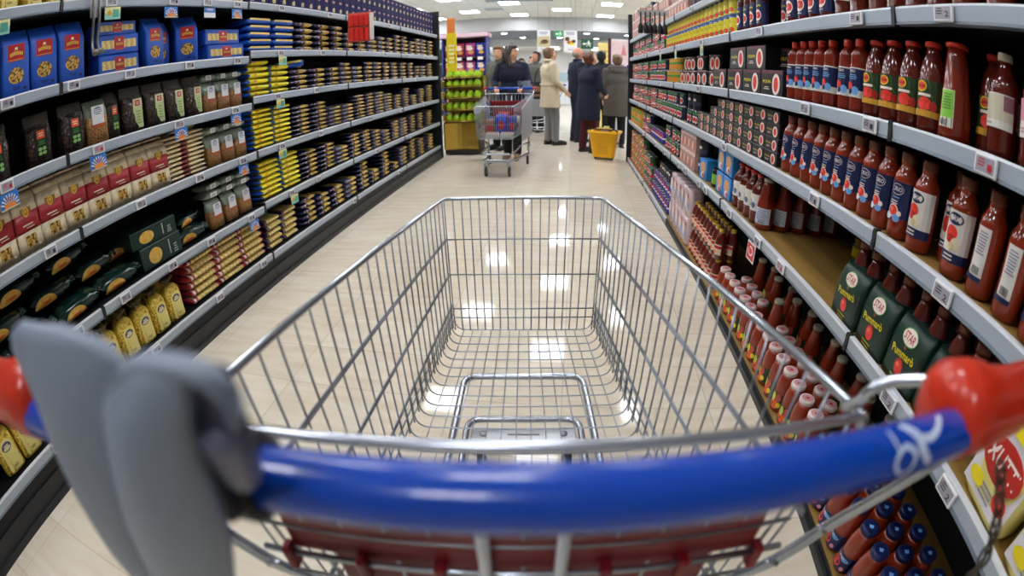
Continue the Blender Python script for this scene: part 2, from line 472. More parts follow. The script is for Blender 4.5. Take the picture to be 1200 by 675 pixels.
# end panels of the two runs
for x0, x1, nm in ((XL - .56, XL + .02, 'black end panel closing the left shelving run'), (XR - .02, XR + .56, 'black end panel closing the right shelving run')):
    y = LY[-1] if x0 < 0 else RY[-1]
    T(MB().box(x0, y + .012, 0, x1, y + .06, 2.24 if x0 < 0 else 2.16, DARK, .004).build('end_panel'), nm, 'end panel')
# ------------------------------------------------------------------ shopping carts
CHROME = M('zinc plated wire', '#a2a8b2', rough=0.3, metal=0.9)
CHROMED = M('bright zinc tube', '#c0c7d2', rough=0.22, metal=0.9)
BLUEH = M('blue handle plastic', '#0544b4', rough=0.2, coat=0.3)
REDP = M('orange red plastic', '#cc2e12', rough=0.3, coat=0.2)
REDF = M('dark red seat plastic', '#7a141b', rough=0.4)
GREYP = M('grey holder plastic', '#8995a7', rough=0.42)
GREYD = M('dark violet grey plastic', '#4b4c63', rough=0.5)
BLACKP = M('black clamp plastic', '#15151b', rough=0.4)
TYRE = M('grey rubber tyre', '#35363a', rough=0.6)
LOGOW = M('worn white print', '#cfdcf2', rough=0.4)
PLATE = M('pale steel plate', '#dfe3e6', rough=0.35, metal=0.2)
def make_cart(root, near=True):
    """cart frame: x right, y forward (towards the basket nose), z up; handle axis near y = .153"""
    RF, RB, ZF, ZB = 1.355, .255, .86, .963      # rim front / back
    wf, wb = .228, .305
    bf, bb, zb = 1.285, .30, .468                # basket bottom front / back
    uf, ub = .208, .292
    def rimp(s, t): return Vector((s * (wb + (wf - wb) * t), RB + (RF - RB) * t, ZB + (ZF - ZB) * t))
    def botp(s, t): return Vector((s * (ub + (uf - ub) * t), bb + (bf - bb) * t, zb))
    # rim: a flat oval tube round three sides
    m = MB(); m.tube(corner([rimp(-1, 0), rimp(-1, 1), rimp(1, 1), rimp(1, 0)], .03, 5), .0055, CHROMED, 8)
    rim = m.build('basket_rim', root)
    # front panel
    m = MB(); n = 18
    for i in range(n + 1):
        t = i / n; a = rimp(-1, 1).lerp(rimp(1, 1), t); b = botp(-1, 1).lerp(botp(1, 1), t)
        m.tube([a, b], .0019, CHROME, 6)
    for fz in (.30, .565, .83, .90):
        a, b = rimp(-1, 1).lerp(botp(-1, 1), fz), rimp(1, 1).lerp(botp(1, 1), fz)
        m.tube([a, b], .0021, CHROME, 6)
    m.build('front_panel', root)
    for s in (-1, 1):
        m = MB(); n = 25
        for i in range(n):
            t = (i + .35) / n
            m.tube([rimp(s, t), botp(s, t) + Vector((0, 0, .02))], .0019, CHROME, 6)
        for fz in (.30, .565, .80, .86, .92):
            for o in ((0,) if fz > .8 else (0, .006)):
                m.tube([rimp(s, 0).lerp(botp(s, 0), fz) + Vector((0, 0, o)), rimp(s, 1).lerp(botp(s, 1), fz) + Vector((0, 0, o))], .0021, CHROME, 6)
        m.build('side_panel', root)
    # bottom grid: cross wires turn up at both sides
    m = MB(); n = 24
    for i in range(n + 1):
        t = i / n; l, r = botp(-1, t), botp(1, t); up = .085
        dl = (rimp(-1, t) - l).normalized(); dr = (rimp(1, t) - r).normalized()
        m.tube(corner([l + dl * up, l, r, r + dr * up], .035, 4), .0019, CHROME, 6)
    for i in range(1, 15):
        s = -1 + 2 * i / 15
        a, b = Vector((s * ub, bb, zb + .003)), Vector((s * uf, bf, zb + .003))
        m.tube([a, b], .0014, CHROME, 5)
    m.build('bottom_grid', root)
    # rear gate with its folded child seat
    m = MB()
    m.tube(corner([(-wb, RB, ZB - .012), (-wb * .99, RB + .003, ZB + .0), (wb * .99, RB + .003, ZB + .0), (wb, RB, ZB - .012)], .01, 3), .0052, CHROMED, 8)
    m.tube([(-wb + .02, RB - .024, ZB - .002), (wb - .02, RB - .024, ZB - .002)], .0036, PLATE, 8)
    for i in range(10):
        x = -.25 + .5 * i / 9; m.tube([(x, RB - .024, ZB), (x, RB - .006, ZB - .006)], .0022, PLATE, 6)
    for i in range(13):
        x = -.26 + .52 * i / 12
        m.tube([(x, RB - .008, ZB - .004), (x * .97, RB + .045, zb + .03)], .002, CHROME, 6)
    for fz in (.25, .5, .75, .97):
        m.tube([(-.275, RB - .008 + .05 * fz, ZB - .02 - .46 * fz), (.275, RB - .008 + .05 * fz, ZB - .02 - .46 * fz)], .0024, CHROME, 6)
    for x in (-.034, .034): m.tube([(x, RB - .02, ZB - .03), (x, RB - .01, ZB - .3)], .006, PLATE, 6)
    gate = m.build('rear_gate', root)
    m = MB(); m.box(-.245, RB + .004, .785, .245, RB + .018, .868, REDF, .006); m.box(-.215, RB + .03, .56, .215, RB + .045, .772, REDF, .006)
    m.tube([(-.275, RB - .004, .79), (.275, RB - .004, .79)], .004, CHROMED, 8); m.tube([(-.275, RB + .006, .776), (.275, RB + .006, .776)], .003, CHROMED, 8)
    for x in (-.245, -.16, -.08, .08, .16, .245): m.box(x - .006, RB - .012, .762, x + .006, RB + .008, .80, REDF, .003)
    seat = m.build('child_seat', gate); seat['label'] = 'dark red plastic child seat panel'
    # handle
    hy, hz, hr = .150, 1.032, .0185
    m = MB(); m.lathe([(0.0, -.42), (hr - .001, -.42), (hr, -.417), (hr, .342), (hr - .001, .345), (0, .345)], BLUEH, 28)
    m.xf(Matrix.Translation((0, hy, hz)) @ Matrix.Rotation(PI / 2, 4, 'Y'))
    hd = m.build('handle', root); hd['label'] = 'round blue plastic handle'
    m = MB()      # the worn white print near the right end of the grip: a loop, a leaning bar and a wing
    def hf(u, v, o):
        a = math.radians(128) - v / hr
        return (u, hy + (hr + .0002 + o) * math.cos(a), hz + (hr + .0002 + o) * math.sin(a))
    def stroke(pts, wd):
        P = bez([(p[0], p[1], 0) for p in pts], 5); vs = []; fs = []
        for i, p in enumerate(P):
            t = (P[min(i + 1, len(P) - 1)] - P[max(i - 1, 0)]).normalized(); q = Vector((-t.y, t.x, 0)) * wd * (0.6 + 0.4 * math.sin(PI * i / (len(P) - 1)))
            vs += [hf(p.x + q.x, p.y + q.y, 0), hf(p.x - q.x, p.y - q.y, 0)]
        for i in range(len(P) - 1): fs.append((2 * i, 2 * i + 1, 2 * i + 3, 2 * i + 2))
        m.add(vs, fs, LOGOW)
    def X(l): return [(.236 + (u - .217) * 1.35, v * 1.12) for u, v in l]
    stroke(X([(.203, -.016), (.197, -.008), (.203, .0), (.211, -.006), (.209, -.015), (.203, -.016)]), .0018)
    stroke(X([(.205, .014), (.213, .004), (.217, -.006), (.224, -.014)]), .0034)
    stroke(X([(.213, .003), (.223, .001), (.231, .006), (.236, .014)]), .003)
    stroke(X([(.195, .012), (.197, .004), (.199, -.002)]), .001)
    lg = m.build('handle_print', hd); lg['label'] = 'worn white emblem'
    # brackets: red castings that join handle and basket
    for s in (-1, 1):
        m = MB()
        rs = []
        for (x, y, z, ry, rz) in ((.282, .165, 1.035, .010, .012), (.287, .166, 1.036, .030, .030), (.30, .168, 1.037, .038, .037), (.325, .166, 1.036, .036, .038), (.35, .162, 1.034, .031, .034),
                                  (.39, .16, 1.034, .029, .031), (.43, .16, 1.035, .029, .030), (.45, .16, 1.035, .02, .02)):
            rs.append([(s * x - (.085 if s < 0 else 0), y + ry * math.cos(2 * PI * j / 20), z + rz * math.sin(2 * PI * j / 20)) for j in range(20)])
        m.rings(rs, REDP)
        br = m.build('handle_bracket', root); br['label'] = 'orange red plastic handle bracket'
        m = MB(); m.ell((s * .305 - (.085 if s < 0 else 0), .196, 1.032), (.013, .006, .009), M('dark red recess', '#7a130c', rough=.5)); m.build('bracket_boss', br)
        m = MB(); m.tube(bez([(s * .301, .285, .955), (s * .3, .268, .972), (s * .30, .2605, .989), (s * .309, .255, 1.0), (s * .326, .242, 1.01), (s * .342, .222, 1.02), (s * .36, .19, 1.03)], 4), .0062, CHROMED, 10)
        for o in (0, .016):
            m.tube(bez([(s * (.405 - o), .20, .94), (s * (.365 - o), .258, .80), (s * (.30 - o), .27, .715), (s * (.25 - o), .3, .62), (s * (.26 - o), .4, .3)], 5), .006, CHROMED, 8)
        for k in (.0, .05): m.tube([(s * (.352 - k), .262, .775 - k), (s * (.325 - k), .255, .80 - k)], .004, CHROMED, 6)
        m.build('frame_upright', root)
    # chassis
    m = MB()
    m.tube(corner([(-.29, .42, .32), (-.205, .60, .30), (-.19, 1.29, .29), (.19, 1.29, .29), (.205, .60, .30), (.29, .42, .32)], .05, 5), .011, CHROMED, 10)
    m.tube(corner([(-.26, .3, .15), (-.185, .9, .17), (-.175, 1.18, .20), (.175, 1.18, .20), (.185, .9, .17), (.26, .3, .15)], .05, 5), .011, CHROMED, 10)
    for s in (-1, 1):
        m.tube([(s * .29, .42, .32), (s * .27, .34, .15)], .011, CHROMED, 8)
    m.build('chassis', root)
    m = MB().box(-.165, 1.10, .165, .165, 1.165, .175, PLATE, .004)
    m.box(-.05, 1.13, .176, .05, 1.136, .178, M('plate slot grey', '#9aa0a4', rough=.5))
    for x in (-.125, .125): m.lathe([(.012, .176), (.012, .18), (.006, .183)], CHROME, 10, (x, 1.135, 0))
    m.build('base_plate', root)
    for (x, y, nm) in ((-.137, 1.13, 'f'), (.142, 1.13, 'f'), (-.255, .30, 'r'), (.255, .30, 'r')):
        m = MB(); m.box(x - .022, y - .02, .10, x - .016, y + .05, .165, PLATE); m.box(x + .016, y - .02, .10, x + .022, y + .05, .165, PLATE); m.box(x - .022, y - .02, .155, x + .022, y + .05, .168, PLATE)
        c = m.build('caster_fork', root)
        m = MB(); m.lathe([(.02, -.013), (.056, -.013), (.062, -.008), (.062, .008), (.056, .013), (.02, .013)], TYRE, 20)
        m.lathe([(.0, -.0145), (.034, -.0145), (.034, .0145), (0, .0145)], M('grey wheel hub', '#8b8f96', rough=.4), 14)
        m.xf(Matrix.Translation((x, y + .035, .062)) @ Matrix.Rotation(PI / 2, 4, 'Y')); m.build('wheel', c)
    return root
CART = T(empty('shopping_cart', (0, 0, 0), math.radians(5.7)), 'empty wire shopping cart with blue handle filling the foreground', 'shopping cart')
make_cart(CART)
# grey plastic holder clipped on the handle of the near cart
def blade(mb, outline, base, thick, mat, bow):
    """a bowed plastic blade: outline (x, z) pairs left edge / right edge from top to bottom at depth y"""
    rs = []
    for (xl, xr, z, y, b) in outline:
        ring = []
        for k in range(9):
            t = k / 8; ring.append((xl + (xr - xl) * t, y - b * math.sin(PI * t), z))
        for k in range(8, -1, -1):
            t = k / 8; ring.append((xl + (xr - xl) * t, y - b * math.sin(PI * t) + thick, z))
        rs.append(ring)
    mb.rings(rs, mat, True, True)
hol = MB()
blade(hol, [(-.2547, -.2032, 1.139, .112, .001), (-.2687, -.172, 1.133, .112, .005), (-.277, -.160, 1.122, .112, .010), (-.2754, -.158, 1.112, .112, .014), (-.2732, -.165, 1.095, .112, .018), (-.280, -.178, 1.062, .112, .022),
            (-.290, -.196, 1.022, .112, .022), (-.303, -.220, .972, .112, .020), (-.314, -.245, .92, .112, .014), (-.318, -.27, .88, .113, .006)], 0, .007, GREYP, 0)
ho = hol.build('handle_holder', CART); ho['label'] = 'grey plastic holder with two curved blades'
hol = MB()
blade(hol, [(-.140, -.1115, 1.1335, .101, .001), (-.152, -.112, 1.126, .101, .004), (-.165, -.1145, 1.118, .101, .009), (-.1745, -.119, 1.108, .101, .013), (-.185, -.123, 1.093, .102, .017), (-.203, -.129, 1.064, .103, .02),
            (-.226, -.141, 1.026, .104, .02), (-.25, -.165, .975, .105, .017), (-.276, -.188, .93, .106, .012), (-.292, -.202, .88, .107, .006)], 0, .006, GREYP, 0)
hol.build('holder_blade', ho)
hol = MB()
arc = bez([(-.1665, .106, 1.116), (-.152, .106, 1.1275), (-.134, .106, 1.134), (-.1155, .106, 1.1345), (-.103, .107, 1.131), (-.0965, .108, 1.122), (-.0995, .110, 1.110)], 4)
hol.rings([[(p.x, p.y - .006, p.z + .001), (p.x, p.y + .004, p.z + .002), (p.x, p.y + .006, p.z - .002), (p.x, p.y - .006, p.z - .003)] for p in arc], GREYP)
hol.build('holder_lip', ho)
hol = MB(); hol.box(-.130, .111, 1.088, -.0985, .118, 1.130, GREYD, .003); hol.tube(bez([(-.112, .112, 1.102), (-.118, .118, 1.085), (-.128, .128, 1.06)], 4), .011, M('violet grey lever', '#6d6f86', rough=.45), 10)
sk = hol.build('holder_socket', ho); sk['label'] = 'dark violet grey socket'
hol = MB(); hol.lathe([(.019, -.016), (.0245, -.016), (.026, -.012), (.026, .014), (.0245, .018), (.019, .018)], BLACKP, 24)
hol.xf(Matrix.Translation((-.152, .150, 1.032)) @ Matrix.Rotation(PI / 2, 4, 'Y'))
hol.box(-.168, .114, 1.03, -.136, .14, 1.075, BLACKP, .004)
cl = hol.build('holder_clamp', ho); cl['label'] = 'black plastic clamp'
# ------------------------------------------------------------------ goods of the left run
def sering(cx, cy, z, hw, hd, p=6, n=24):
    out = []
    for j in range(n):
        a = 2 * PI * (j + .5) / n; c, s = math.cos(a), math.sin(a)
        out.append((cx + hw * math.copysign(abs(c) ** (2 / p), c), cy + hd * math.copysign(abs(s) ** (2 / p), s), z))
    return out
def bag(mb, w, d, h, prof, mat, p=6, n=24, wob=0.0, seed=1):
    """upright pouch; prof rows = (height fraction, width fraction, depth fraction, y shift)"""
    rnd = random.Random(seed); rs = []
    for fz, fw, fd, dy in prof:
        r = sering(0, dy, fz * h, w / 2 * fw, d / 2 * fd, p, n)
        if wob: r = [(x + rnd.uniform(-wob, wob), y + rnd.uniform(-wob, wob), max(0, z + rnd.uniform(-wob, wob) * .5)) for x, y, z in r]
        rs.append(r)
    return mb.rings(rs, mat)
def lying(mb, L, d, h, mat, pinch=.86, p=3.0, n=14, segs=(0, .04, .16, .5, .84, .96, 1), mats=None, x0=0.0):
    """pillow pack lying along x; cross-section in y, z"""
    rs = []
    for t in segs:
        e = min(t, 1 - t); f = 1.0 if e > .15 else (pinch if e > .02 else pinch * .72)
        r = sering(0, 0, 0, d / 2 * (1.0 if e > .02 else .96), h / 2 * f, p, n)
        rs.append([(x0 - L / 2 + L * t, q[0], h / 2 + q[1]) for q in r])
    if mats is None: return mb.rings(rs, mat)
    for i in range(len(rs) - 1): mb.rings(rs[i:i + 2], mats[i], caps=(i in (0, len(rs) - 2)))
    return mb
PB = M('blue pasta paper', '#1c56be', rough=.45); PB2 = M('mid blue paper', '#1746a0', rough=.45)
LRED = M('deep red label', '#b5121f', rough=.4); GOLD = M('gold print', '#e0b544', rough=.4); CREAM = M('cream print', '#f0e6c8', rough=.5)
PASTA = noise_mat('dry pasta pieces', [(0.05, '#e8cc78'), (0.4, '#c69a3e'), (0.75, '#4a3312')], 85, .45, bump=.3)
SPAG = noise_mat('dry spaghetti strands', [(0.2, '#e8d48c'), (0.8, '#cfae5c')], 90, .4, 'wave', stretch=(.1, 1, 1))
PALEP = noise_mat('pale lasagne sheets', [(0.3, '#eee0b8'), (0.7, '#dcc890')], 30, .45, 'noise')
WHT = M('white print', '#f2f3f4', rough=.45); BLK = M('black print', '#141416', rough=.45)
NAVY = M('navy pack film', '#17163f', rough=.25, coat=.2); NAVY2 = M('dark navy print', '#0d1030', rough=.3)
YEL = M('lemon yellow film', '#f2e410', rough=.28, coat=.2); BLUEF = M('royal blue film', '#0d4fb8', rough=.25, coat=.2)
GRN = M('leaf green print', '#3f8f35', rough=.45); ORG = M('orange print', '#e8572a', rough=.45)
CELLO = M('creased clear film', '#9a948c', rough=.12, alpha=.32)
GREENISH = M('greenish clear film', '#9fb0a0', rough=.18, alpha=.75)

def blue_bag():
    w, d, h = .15, .085, .285
    b = bag(MB(), w, d, h, [(0, .97, .97, 0), (.01, 1, 1, 0), (.70, 1, 1, 0), (.86, .99, .55, .004), (.96, .98, .14, .010), (1, .98, .10, .012)], PB, 10)
    f = front(-d / 2)
    lb = art(MB(), [('r', -.045, .148, .045, .218, LRED), ('r', -.041, .152, .041, .154, GOLD), ('q', [(-.012, .19), (0, .205), (.012, .19), (.0, .194)], GOLD), ('e', 0, .2, .008, .005, CREAM)] +
             [('r', -.034 + i * .0078, .166 + .006 * math.sin(PI * (i + .5) / 9), -.0285 + i * .0078, .181 + .006 * math.sin(PI * (i + .5) / 9), GOLD) for i in range(9)], f)
    wn = art(MB(), [('e', 0, .088, .042, .034, PASTA)] + scribble(0, .037, .04, .014, NAVY2, 2) + [('r', .038, .026, .052, .036, NAVY2)], f)
    fo = MB().box(-.073, .008, h - .014, .073, .018, h + .004, PB2, .002)
    return proto('pasta_bag', b, ('label', lb, 'red label with gold lettering'), ('pasta_window', wn, 'oval window showing pasta'), ('fold', fo))
def blue_box():
    w, d, h = .27, .11, .098
    b = MB().box(-w / 2, -d / 2, 0, w / 2, d / 2, h, PB, .006)
    f = front(-d / 2)
    wn = art(MB(), [('r', -.115, .028, -.005, .07, SPAG), ('r', .005, .028, .115, .07, SPAG)], f)
    lb = art(MB(), [('r', -.032, .018, .032, .085, LRED), ('r', -.029, .021, .029, .0225, GOLD), ('e', 0, .068, .007, .006, CREAM)] + [('r', -.022 + i * .0066, .042, -.0175 + i * .0066, .054, GOLD) for i in range(7)] + scribble(-.08, .014, .06, .008, NAVY2, 1), lambda u, v, o: (u, -d / 2 - .0006 - o, v))
    return proto('pasta_box', b, ('pasta_window', wn, 'long window showing spaghetti'), ('label', lb, 'red label with gold lettering'))
BROWN = noise_mat('dark wholegrain pasta', [(0.05, '#4f3628'), (0.5, '#2e1c15'), (0.9, '#0c0706')], 75, .28, bump=.6, coat=.5)
FARRO = noise_mat('golden grain mix', [(0.05, '#cfa368'), (0.45, '#a0703a'), (0.85, '#65401e')], 170, .35, bump=.3, coat=.2)
def dark_bag(kind):
    w, d, h = .125, .075, .225
    b = bag(MB(), w, d, h * .78, [(0, .86, .8, 0), (.04, 1, 1, 0), (.5, 1, 1.0, 0), (.75, 1.02, .9, 0), (.9, .96, .85, 0), (1, .9, .6, 0)], BROWN, 3, wob=.004)
    tp = bag(MB(), w, d, h, [(.72, .97, .8, 0), (.8, 1.0, .62, 0), (.86, .94, .5, 0), (.93, 1.0, .25, .006), (1, .96, .06, .012)], CELLO, 3, wob=.006, seed=3)
    f = lambda u, v, o: (u, -d / 2 - .001 - o, v)
    if kind == 0:
        lb = art(MB(), [('r', -.026, .02, .034, .15, M('dark label', '#15201a', rough=.3)), ('r', -.014, .112, .024, .148, ORG)] + scribble(.005, .13, .026, .02, CREAM, 2) +
                 [('e', -.004 + .02 * (i % 2), .05 + .018 * (i // 2), .0095, .008, M('pale green leaf', '#8fc46a', rough=.45)) for i in range(4)] + scribble(.005, .095, .04, .022, GRN, 3), f)
    else:
        lb = art(MB(), [('r', -.008, .018, .046, .16, M('pale green label', '#c6d69a', rough=.4)), ('r', -.003, .118, .041, .155, M('cream corner', '#e9e2c4', rough=.4)), ('r', .004, .124, .034, .152, M('red square', '#b8322b', rough=.4))] +
                 scribble(.019, .138, .022, .018, CREAM, 2) + scribble(.019, .07, .034, .07, M('faint green print', '#8fa866', rough=.5), 5), f)
    return proto('pasta_bag', b, ('film_top', tp), ('label', lb, 'dark label with orange square and green leaves' if kind == 0 else 'pale green label with red square'))
def farro_bag():
    w, d, h = .115, .07, .18
    b = bag(MB(), w, d, h * .62, [(0, .9, .85, 0), (.05, 1, 1, 0), (.6, 1, 1, 0), (1, .98, .9, 0)], FARRO, 4, wob=.001)
    tp = bag(MB(), w, d, h, [(.6, 1, .92, 0), (.75, .99, .75, 0), (.9, 1.0, .35, .006), (1, 1.0, .06, .014)], GREENISH, 4, wob=.0025, seed=5)
    f = lambda u, v, o: (u, -d / 2 - .001 - o, v)
    lb = art(MB(), [('r', -.03, .078, .034, .152, WHT), ('r', -.03, .066, .034, .08, M('terracotta stripe', '#b4532c', rough=.45))] + scribble(.002, .13, .045, .03, M('grey blue print', '#7f8fae', rough=.5), 4) + [('e', .002, .143, .014, .005, M('grey blue print', '#7f8fae', rough=.5))], f)
    return proto('grain_bag', b, ('film_top', tp, 'greenish clear film'), ('label', lb, 'white paper label'))
def film_bag():
    b = lying(MB(), .18, .115, .05, GREENISH, .6, 2.6, 16)
    lb = art(MB(), [('r', -.04, .012, .03, .04, WHT)] + scribble(-.005, .026, .05, .018, M('grey blue print', '#7f8fae', rough=.5), 2), lambda u, v, o: (u, -.057 - o, v))
    return proto('grain_bag', b, ('label', lb, 'white paper label'), ('grain', MB().box(-.06, -.03, .012, .06, .03, .034, FARRO, .01)))
CRM = noise_mat('cream wheat paper', [(0.3, '#efe3c6'), (0.7, '#c9b48a')], 25, .5, 'noise')
RBAND = M('brick red band', '#a3202a', rough=.4)
def cream_bag():
    w, d, h = .142, .085, .262
    b = MB(); P = [(0, .96, .95, 0), (.012, 1, 1, 0), (.34, 1, 1, 0), (.62, 1, 1, 0), (.82, .99, .7, .004), (.95, .98, .2, .01), (1, .98, .12, .012)]
    for i in range(6): bag(b, w, d, h, P[i:i + 2], (CRM, CRM, RBAND, CRM, CRM, CRM)[i], 8)
    f = front(-d / 2)
    lb = art(MB(), scribble(0, .115, .07, .012, CREAM, 1) + scribble(.012, .103, .05, .007, CREAM, 1), f)
    em = art(MB(), [('r', -.03, .158, .03, .182, M('brown photo print', '#8c6a35', rough=.5)), ('e', 0, .165, .016, .02, GOLD), ('e', 0, .165, .011, .014, M('dark gold print', '#a67c22', rough=.4)), ('e', 0, .168, .006, .006, GOLD)] , f)
    wn = art(MB(), [('r', -.03, .028, .032, .074, PASTA), ('r', .036, .02, .05, .03, CREAM)], f)
    return proto('pasta_bag', b, ('label', lb), ('emblem', em, 'round gold emblem'), ('pasta_window', wn, 'square window showing pasta'))
def flat_pack():
    L, d, h = .33, .2, .027
    b = lying(MB(), L, d, h, None, .7, 3, 16, (0, .04, .16, .40, .58, .84, .96, 1), [CRM, CRM, PALEP, M('maroon pack band', '#7a1c22', rough=.4), PALEP, CRM, CRM])
    return proto('lasagne_pack', b)
GREEN = M('dark bottle green film', '#16332e', rough=.2, coat=.3); GREEN2 = M('dark green carton', '#10312c', rough=.35)
TORT = noise_mat('filled pasta picture', [(0.1, '#f3dc86'), (0.5, '#e0b24c'), (0.9, '#b47a2c')], 45, .45, 'noise')
def green_bag():
    L, d, h = .27, .17, .085
    b = MB(); rs = []; rnd = random.Random(9)
    for t, f, g in ((0, .25, .8), (.03, .35, .9), (.12, .85, 1), (.5, 1, 1), (.62, .97, 1), (.7, .98, .97), (.78, .8, 1), (.84, .85, .9), (.9, .6, .85), (.95, .35, .7), (1, .4, .9)):
        r = sering(0, 0, 0, d / 2 * g, h / 2 * f, 2.6, 18)
        rs.append([(-L / 2 + L * t + rnd.uniform(-.003, .003), q[0] + rnd.uniform(-.006, .006) * (t > .55), h / 2 + q[1] + rnd.uniform(-.006, .006) * (t > .55)) for q in r])
    b.rings(rs, GREEN)
    def f2(u, v, o):
        a = PI + (.25 - v / .075); c, s = math.cos(a), math.sin(a)
        return (u, (d / 2 + .003 + o) * math.copysign(abs(c) ** .77, c), h / 2 - (h / 2 + .003 + o) * math.copysign(abs(s) ** .77, s))
    pc = art(MB(), [('e', -.052, .05, .066, .046, TORT), ('q', [(-.11, .05), (-.055, .09), (.0, .055), (-.05, .06)], M('golden fold', '#e8b84c', rough=.5)), ('e', -.045, .042, .03, .012, M('orange filling', '#d9652a', rough=.5))], f2)
    pr = art(MB(), [('r', .024, .041, .08, .049, M('pale print', '#b9c2bd', rough=.5))] + scribble(.055, .025, .04, .012, M('pale print', '#b9c2bd', rough=.5), 2), f2)
    cr = MB()
    for k in range(5): cr.ell((L / 2 - .012 + .004 * k, -d / 2 + .03 + .028 * k, h / 2 + rnd.uniform(-.01, .02)), (.02, .018, .014), GREEN, 8, 6)
    return proto('filled_pasta_bag', b, ('picture', pc, 'photo print of yellow filled pasta'), ('gathered_end', cr))
def green_box():
    w, d, h = .30, .12, .115
    b = MB().box(-w / 2, -d / 2, 0, w / 2, d / 2, h, GREEN2, .003)
    f = front(-d / 2); pale = M('pale print', '#b9c2bd', rough=.5)
    pc = art(MB(), [('e', -.05, .052, .048, .04, TORT), ('q', [(-.09, .05), (-.05, .085), (-.012, .06), (-.05, .055)], M('golden fold', '#e8b84c', rough=.5))], f)
    pr = art(MB(), [('r', .055, .02, .062, .095, pale)] + scribble(.1, .04, .03, .05, pale, 4) + [('r', -.148, .11, .148, .112, M('silver edge', '#8fa39c', rough=.4))], f)
    return proto('filled_pasta_box', b, ('picture', pc, 'photo print of yellow filled pasta'), ('print', pr))
NOOD = noise_mat('yellow egg noodles', [(0.05, '#fae77a'), (0.5, '#e6c440'), (0.9, '#a07c1c')], 95, .4, bump=.4)
def yellow_bag():
    w, d, h = .118, .08, .2
    b = bag(MB(), w, d, h, [(0, .85, .8, 0), (.04, 1, 1, 0), (.6, 1, 1, 0), (.85, .96, .85, 0), (.96, .7, .6, 0), (1, .4, .4, 0)], NOOD, 3.5, wob=.002)
    tp = bag(MB(), w, d, h, [(.98, .3, .3, 0), (1.04, .2, .2, 0), (1.12, .6, .5, 0), (1.18, .75, .7, 0)], M('crumpled clear brown film', '#8d7a52', rough=.15, alpha=.55), 3, wob=.006, seed=2)
    f = lambda u, v, o: (u, -d / 2 - .001 - o, v)
    lb = art(MB(), [('r', -.036, .016, .042, .13, M('pale yellow label', '#eadb86', rough=.4)), ('e', .003, .128, .039, .03, M('pale yellow label', '#efd65a', rough=.4)), ('e', .003, .124, .028, .02, M('slate blue oval', '#3d466b', rough=.4)), ('e', .003, .118, .022, .009, M('pale oval', '#d9d2a8', rough=.4))] +
             scribble(.003, .131, .03, .01, CREAM, 1) + scribble(.003, .035, .03, .012, M('brown print', '#7a5a20', rough=.5), 2), f)
    return proto('noodle_bag', b, ('film_top', tp), ('label', lb, 'pale yellow label with slate oval'))
def roll_pack(endm, endw):
    L, d, h = .25, .2, .043
    b = lying(MB(), L, d, h, None, .95, 2.6, 16, (0, .03, .10, .16, .92, .97, 1), [endm, endw, endm, SPAG, endm, endm])
    return b
def navy_pack(L, h, a0, a1, win, extra=True):
    b = lying(MB(), L, .2, h, None, .8, 3, 14, (0, .04, a0, a1, .96, 1), [NAVY, NAVY, win, NAVY, NAVY])
    return b
def soft_pack(m1, m2):
    b = lying(MB(), .235, .2, .044, None, .84, 3.0, 14, (0, .05, .16, .5, .86, .96, 1), [m2, m1, m1, m1, m1, m1])
    return b
BB, BX, DA, DBg, FA, CB, FP = blue_bag(), blue_box(), dark_bag(0), dark_bag(1), farro_bag(), cream_bag(), flat_pack()
FL = film_bag()
GB, GX, YB = green_bag(), green_box(), yellow_bag()
ROLLR = proto('spaghetti_roll', roll_pack(M('red wrap edge', '#a8323a', rough=.4), M('white wrap', '#ead9d6', rough=.4)))
ROLLN = proto('spaghetti_roll', roll_pack(NAVY, M('mixed navy wrap', '#7c5a58', rough=.4)))
YELP = noise_mat('yellow pasta window', [(0.1, '#ecd676'), (0.5, '#d2b04e'), (0.9, '#94742a')], 80, .35)
NAVYB = M('navy carton', '#14124a', rough=.6, spec=.15)
def navy_proto(name, L, h, a0, a1):
    b = navy_pack(L, h, a0, a1, YELP)
    it = [('e', -L / 2 + L * a0 * .55, h * .5, .014, .009, M('pale pack emblem', '#c9c4cf', rough=.4)), ('r', -L / 2 + L * a0 * .55 - .006, h * .38, -L / 2 + L * a0 * .55 + .006, h * .62, LRED)]
    return proto(name, b, ('emblem', art(MB(), it, lambda u, v, o: (u, -.1012 - o, v))))
SPN = navy_proto('spaghetti_pack', .275, .048, .5, .88)
PAN = navy_proto('pasta_pack', .25, .046, .46, .9)
PAW = proto('pasta_pack', lying(MB(), .2, .2, .046, None, .8, 3, 14, (0, .04, .45, .5, .94, 1), [NAVY, M('grey violet pack', '#6b6880', rough=.35), NAVY, YELP, NAVY]))
YP = proto('pasta_pack', soft_pack(YEL, BLUEF), ('emblem', art(MB(), [('e', -.05, .024, .02, .009, M('orange pack emblem', '#e0902a', rough=.4))], lambda u, v, o: (u, -.1008 - o, v))))
BP = proto('spaghetti_pack', lying(MB(), .285, .2, .05, BLUEF, .8, 3, 14), ('pasta_window', art(MB(), [('r', -.11, .03, .125, .044, M('pale yellow window', '#e2cf6a', rough=.3))], lambda u, v, o: (u, -.0995 - o, v)), 'yellow stripe window'))
def navy_box():
    w, d, h = .128, .06, .162
    b = MB().box(-w / 2, -d / 2, 0, w / 2, d / 2, h, NAVYB, .002)
    f = front(-d / 2)
    wn = art(MB(), [('q', [(-.018, .03), (.02, .03), (.02, .062), (.006, .068), (-.018, .054)], M('cream window', '#c4b888', rough=.4)), ('e', .0, .045, .012, .011, YELP)], f)
    lb = art(MB(), [('e', 0, .12, .024, .011, M('pale pack emblem', '#c9c4cf', rough=.4)), ('e', 0, .12, .021, .009, LRED)] + scribble(0, .12, .028, .006, WHT, 1), f)
    return proto('pasta_box', b, ('pasta_window', wn), ('label', lb))
NB = navy_box()
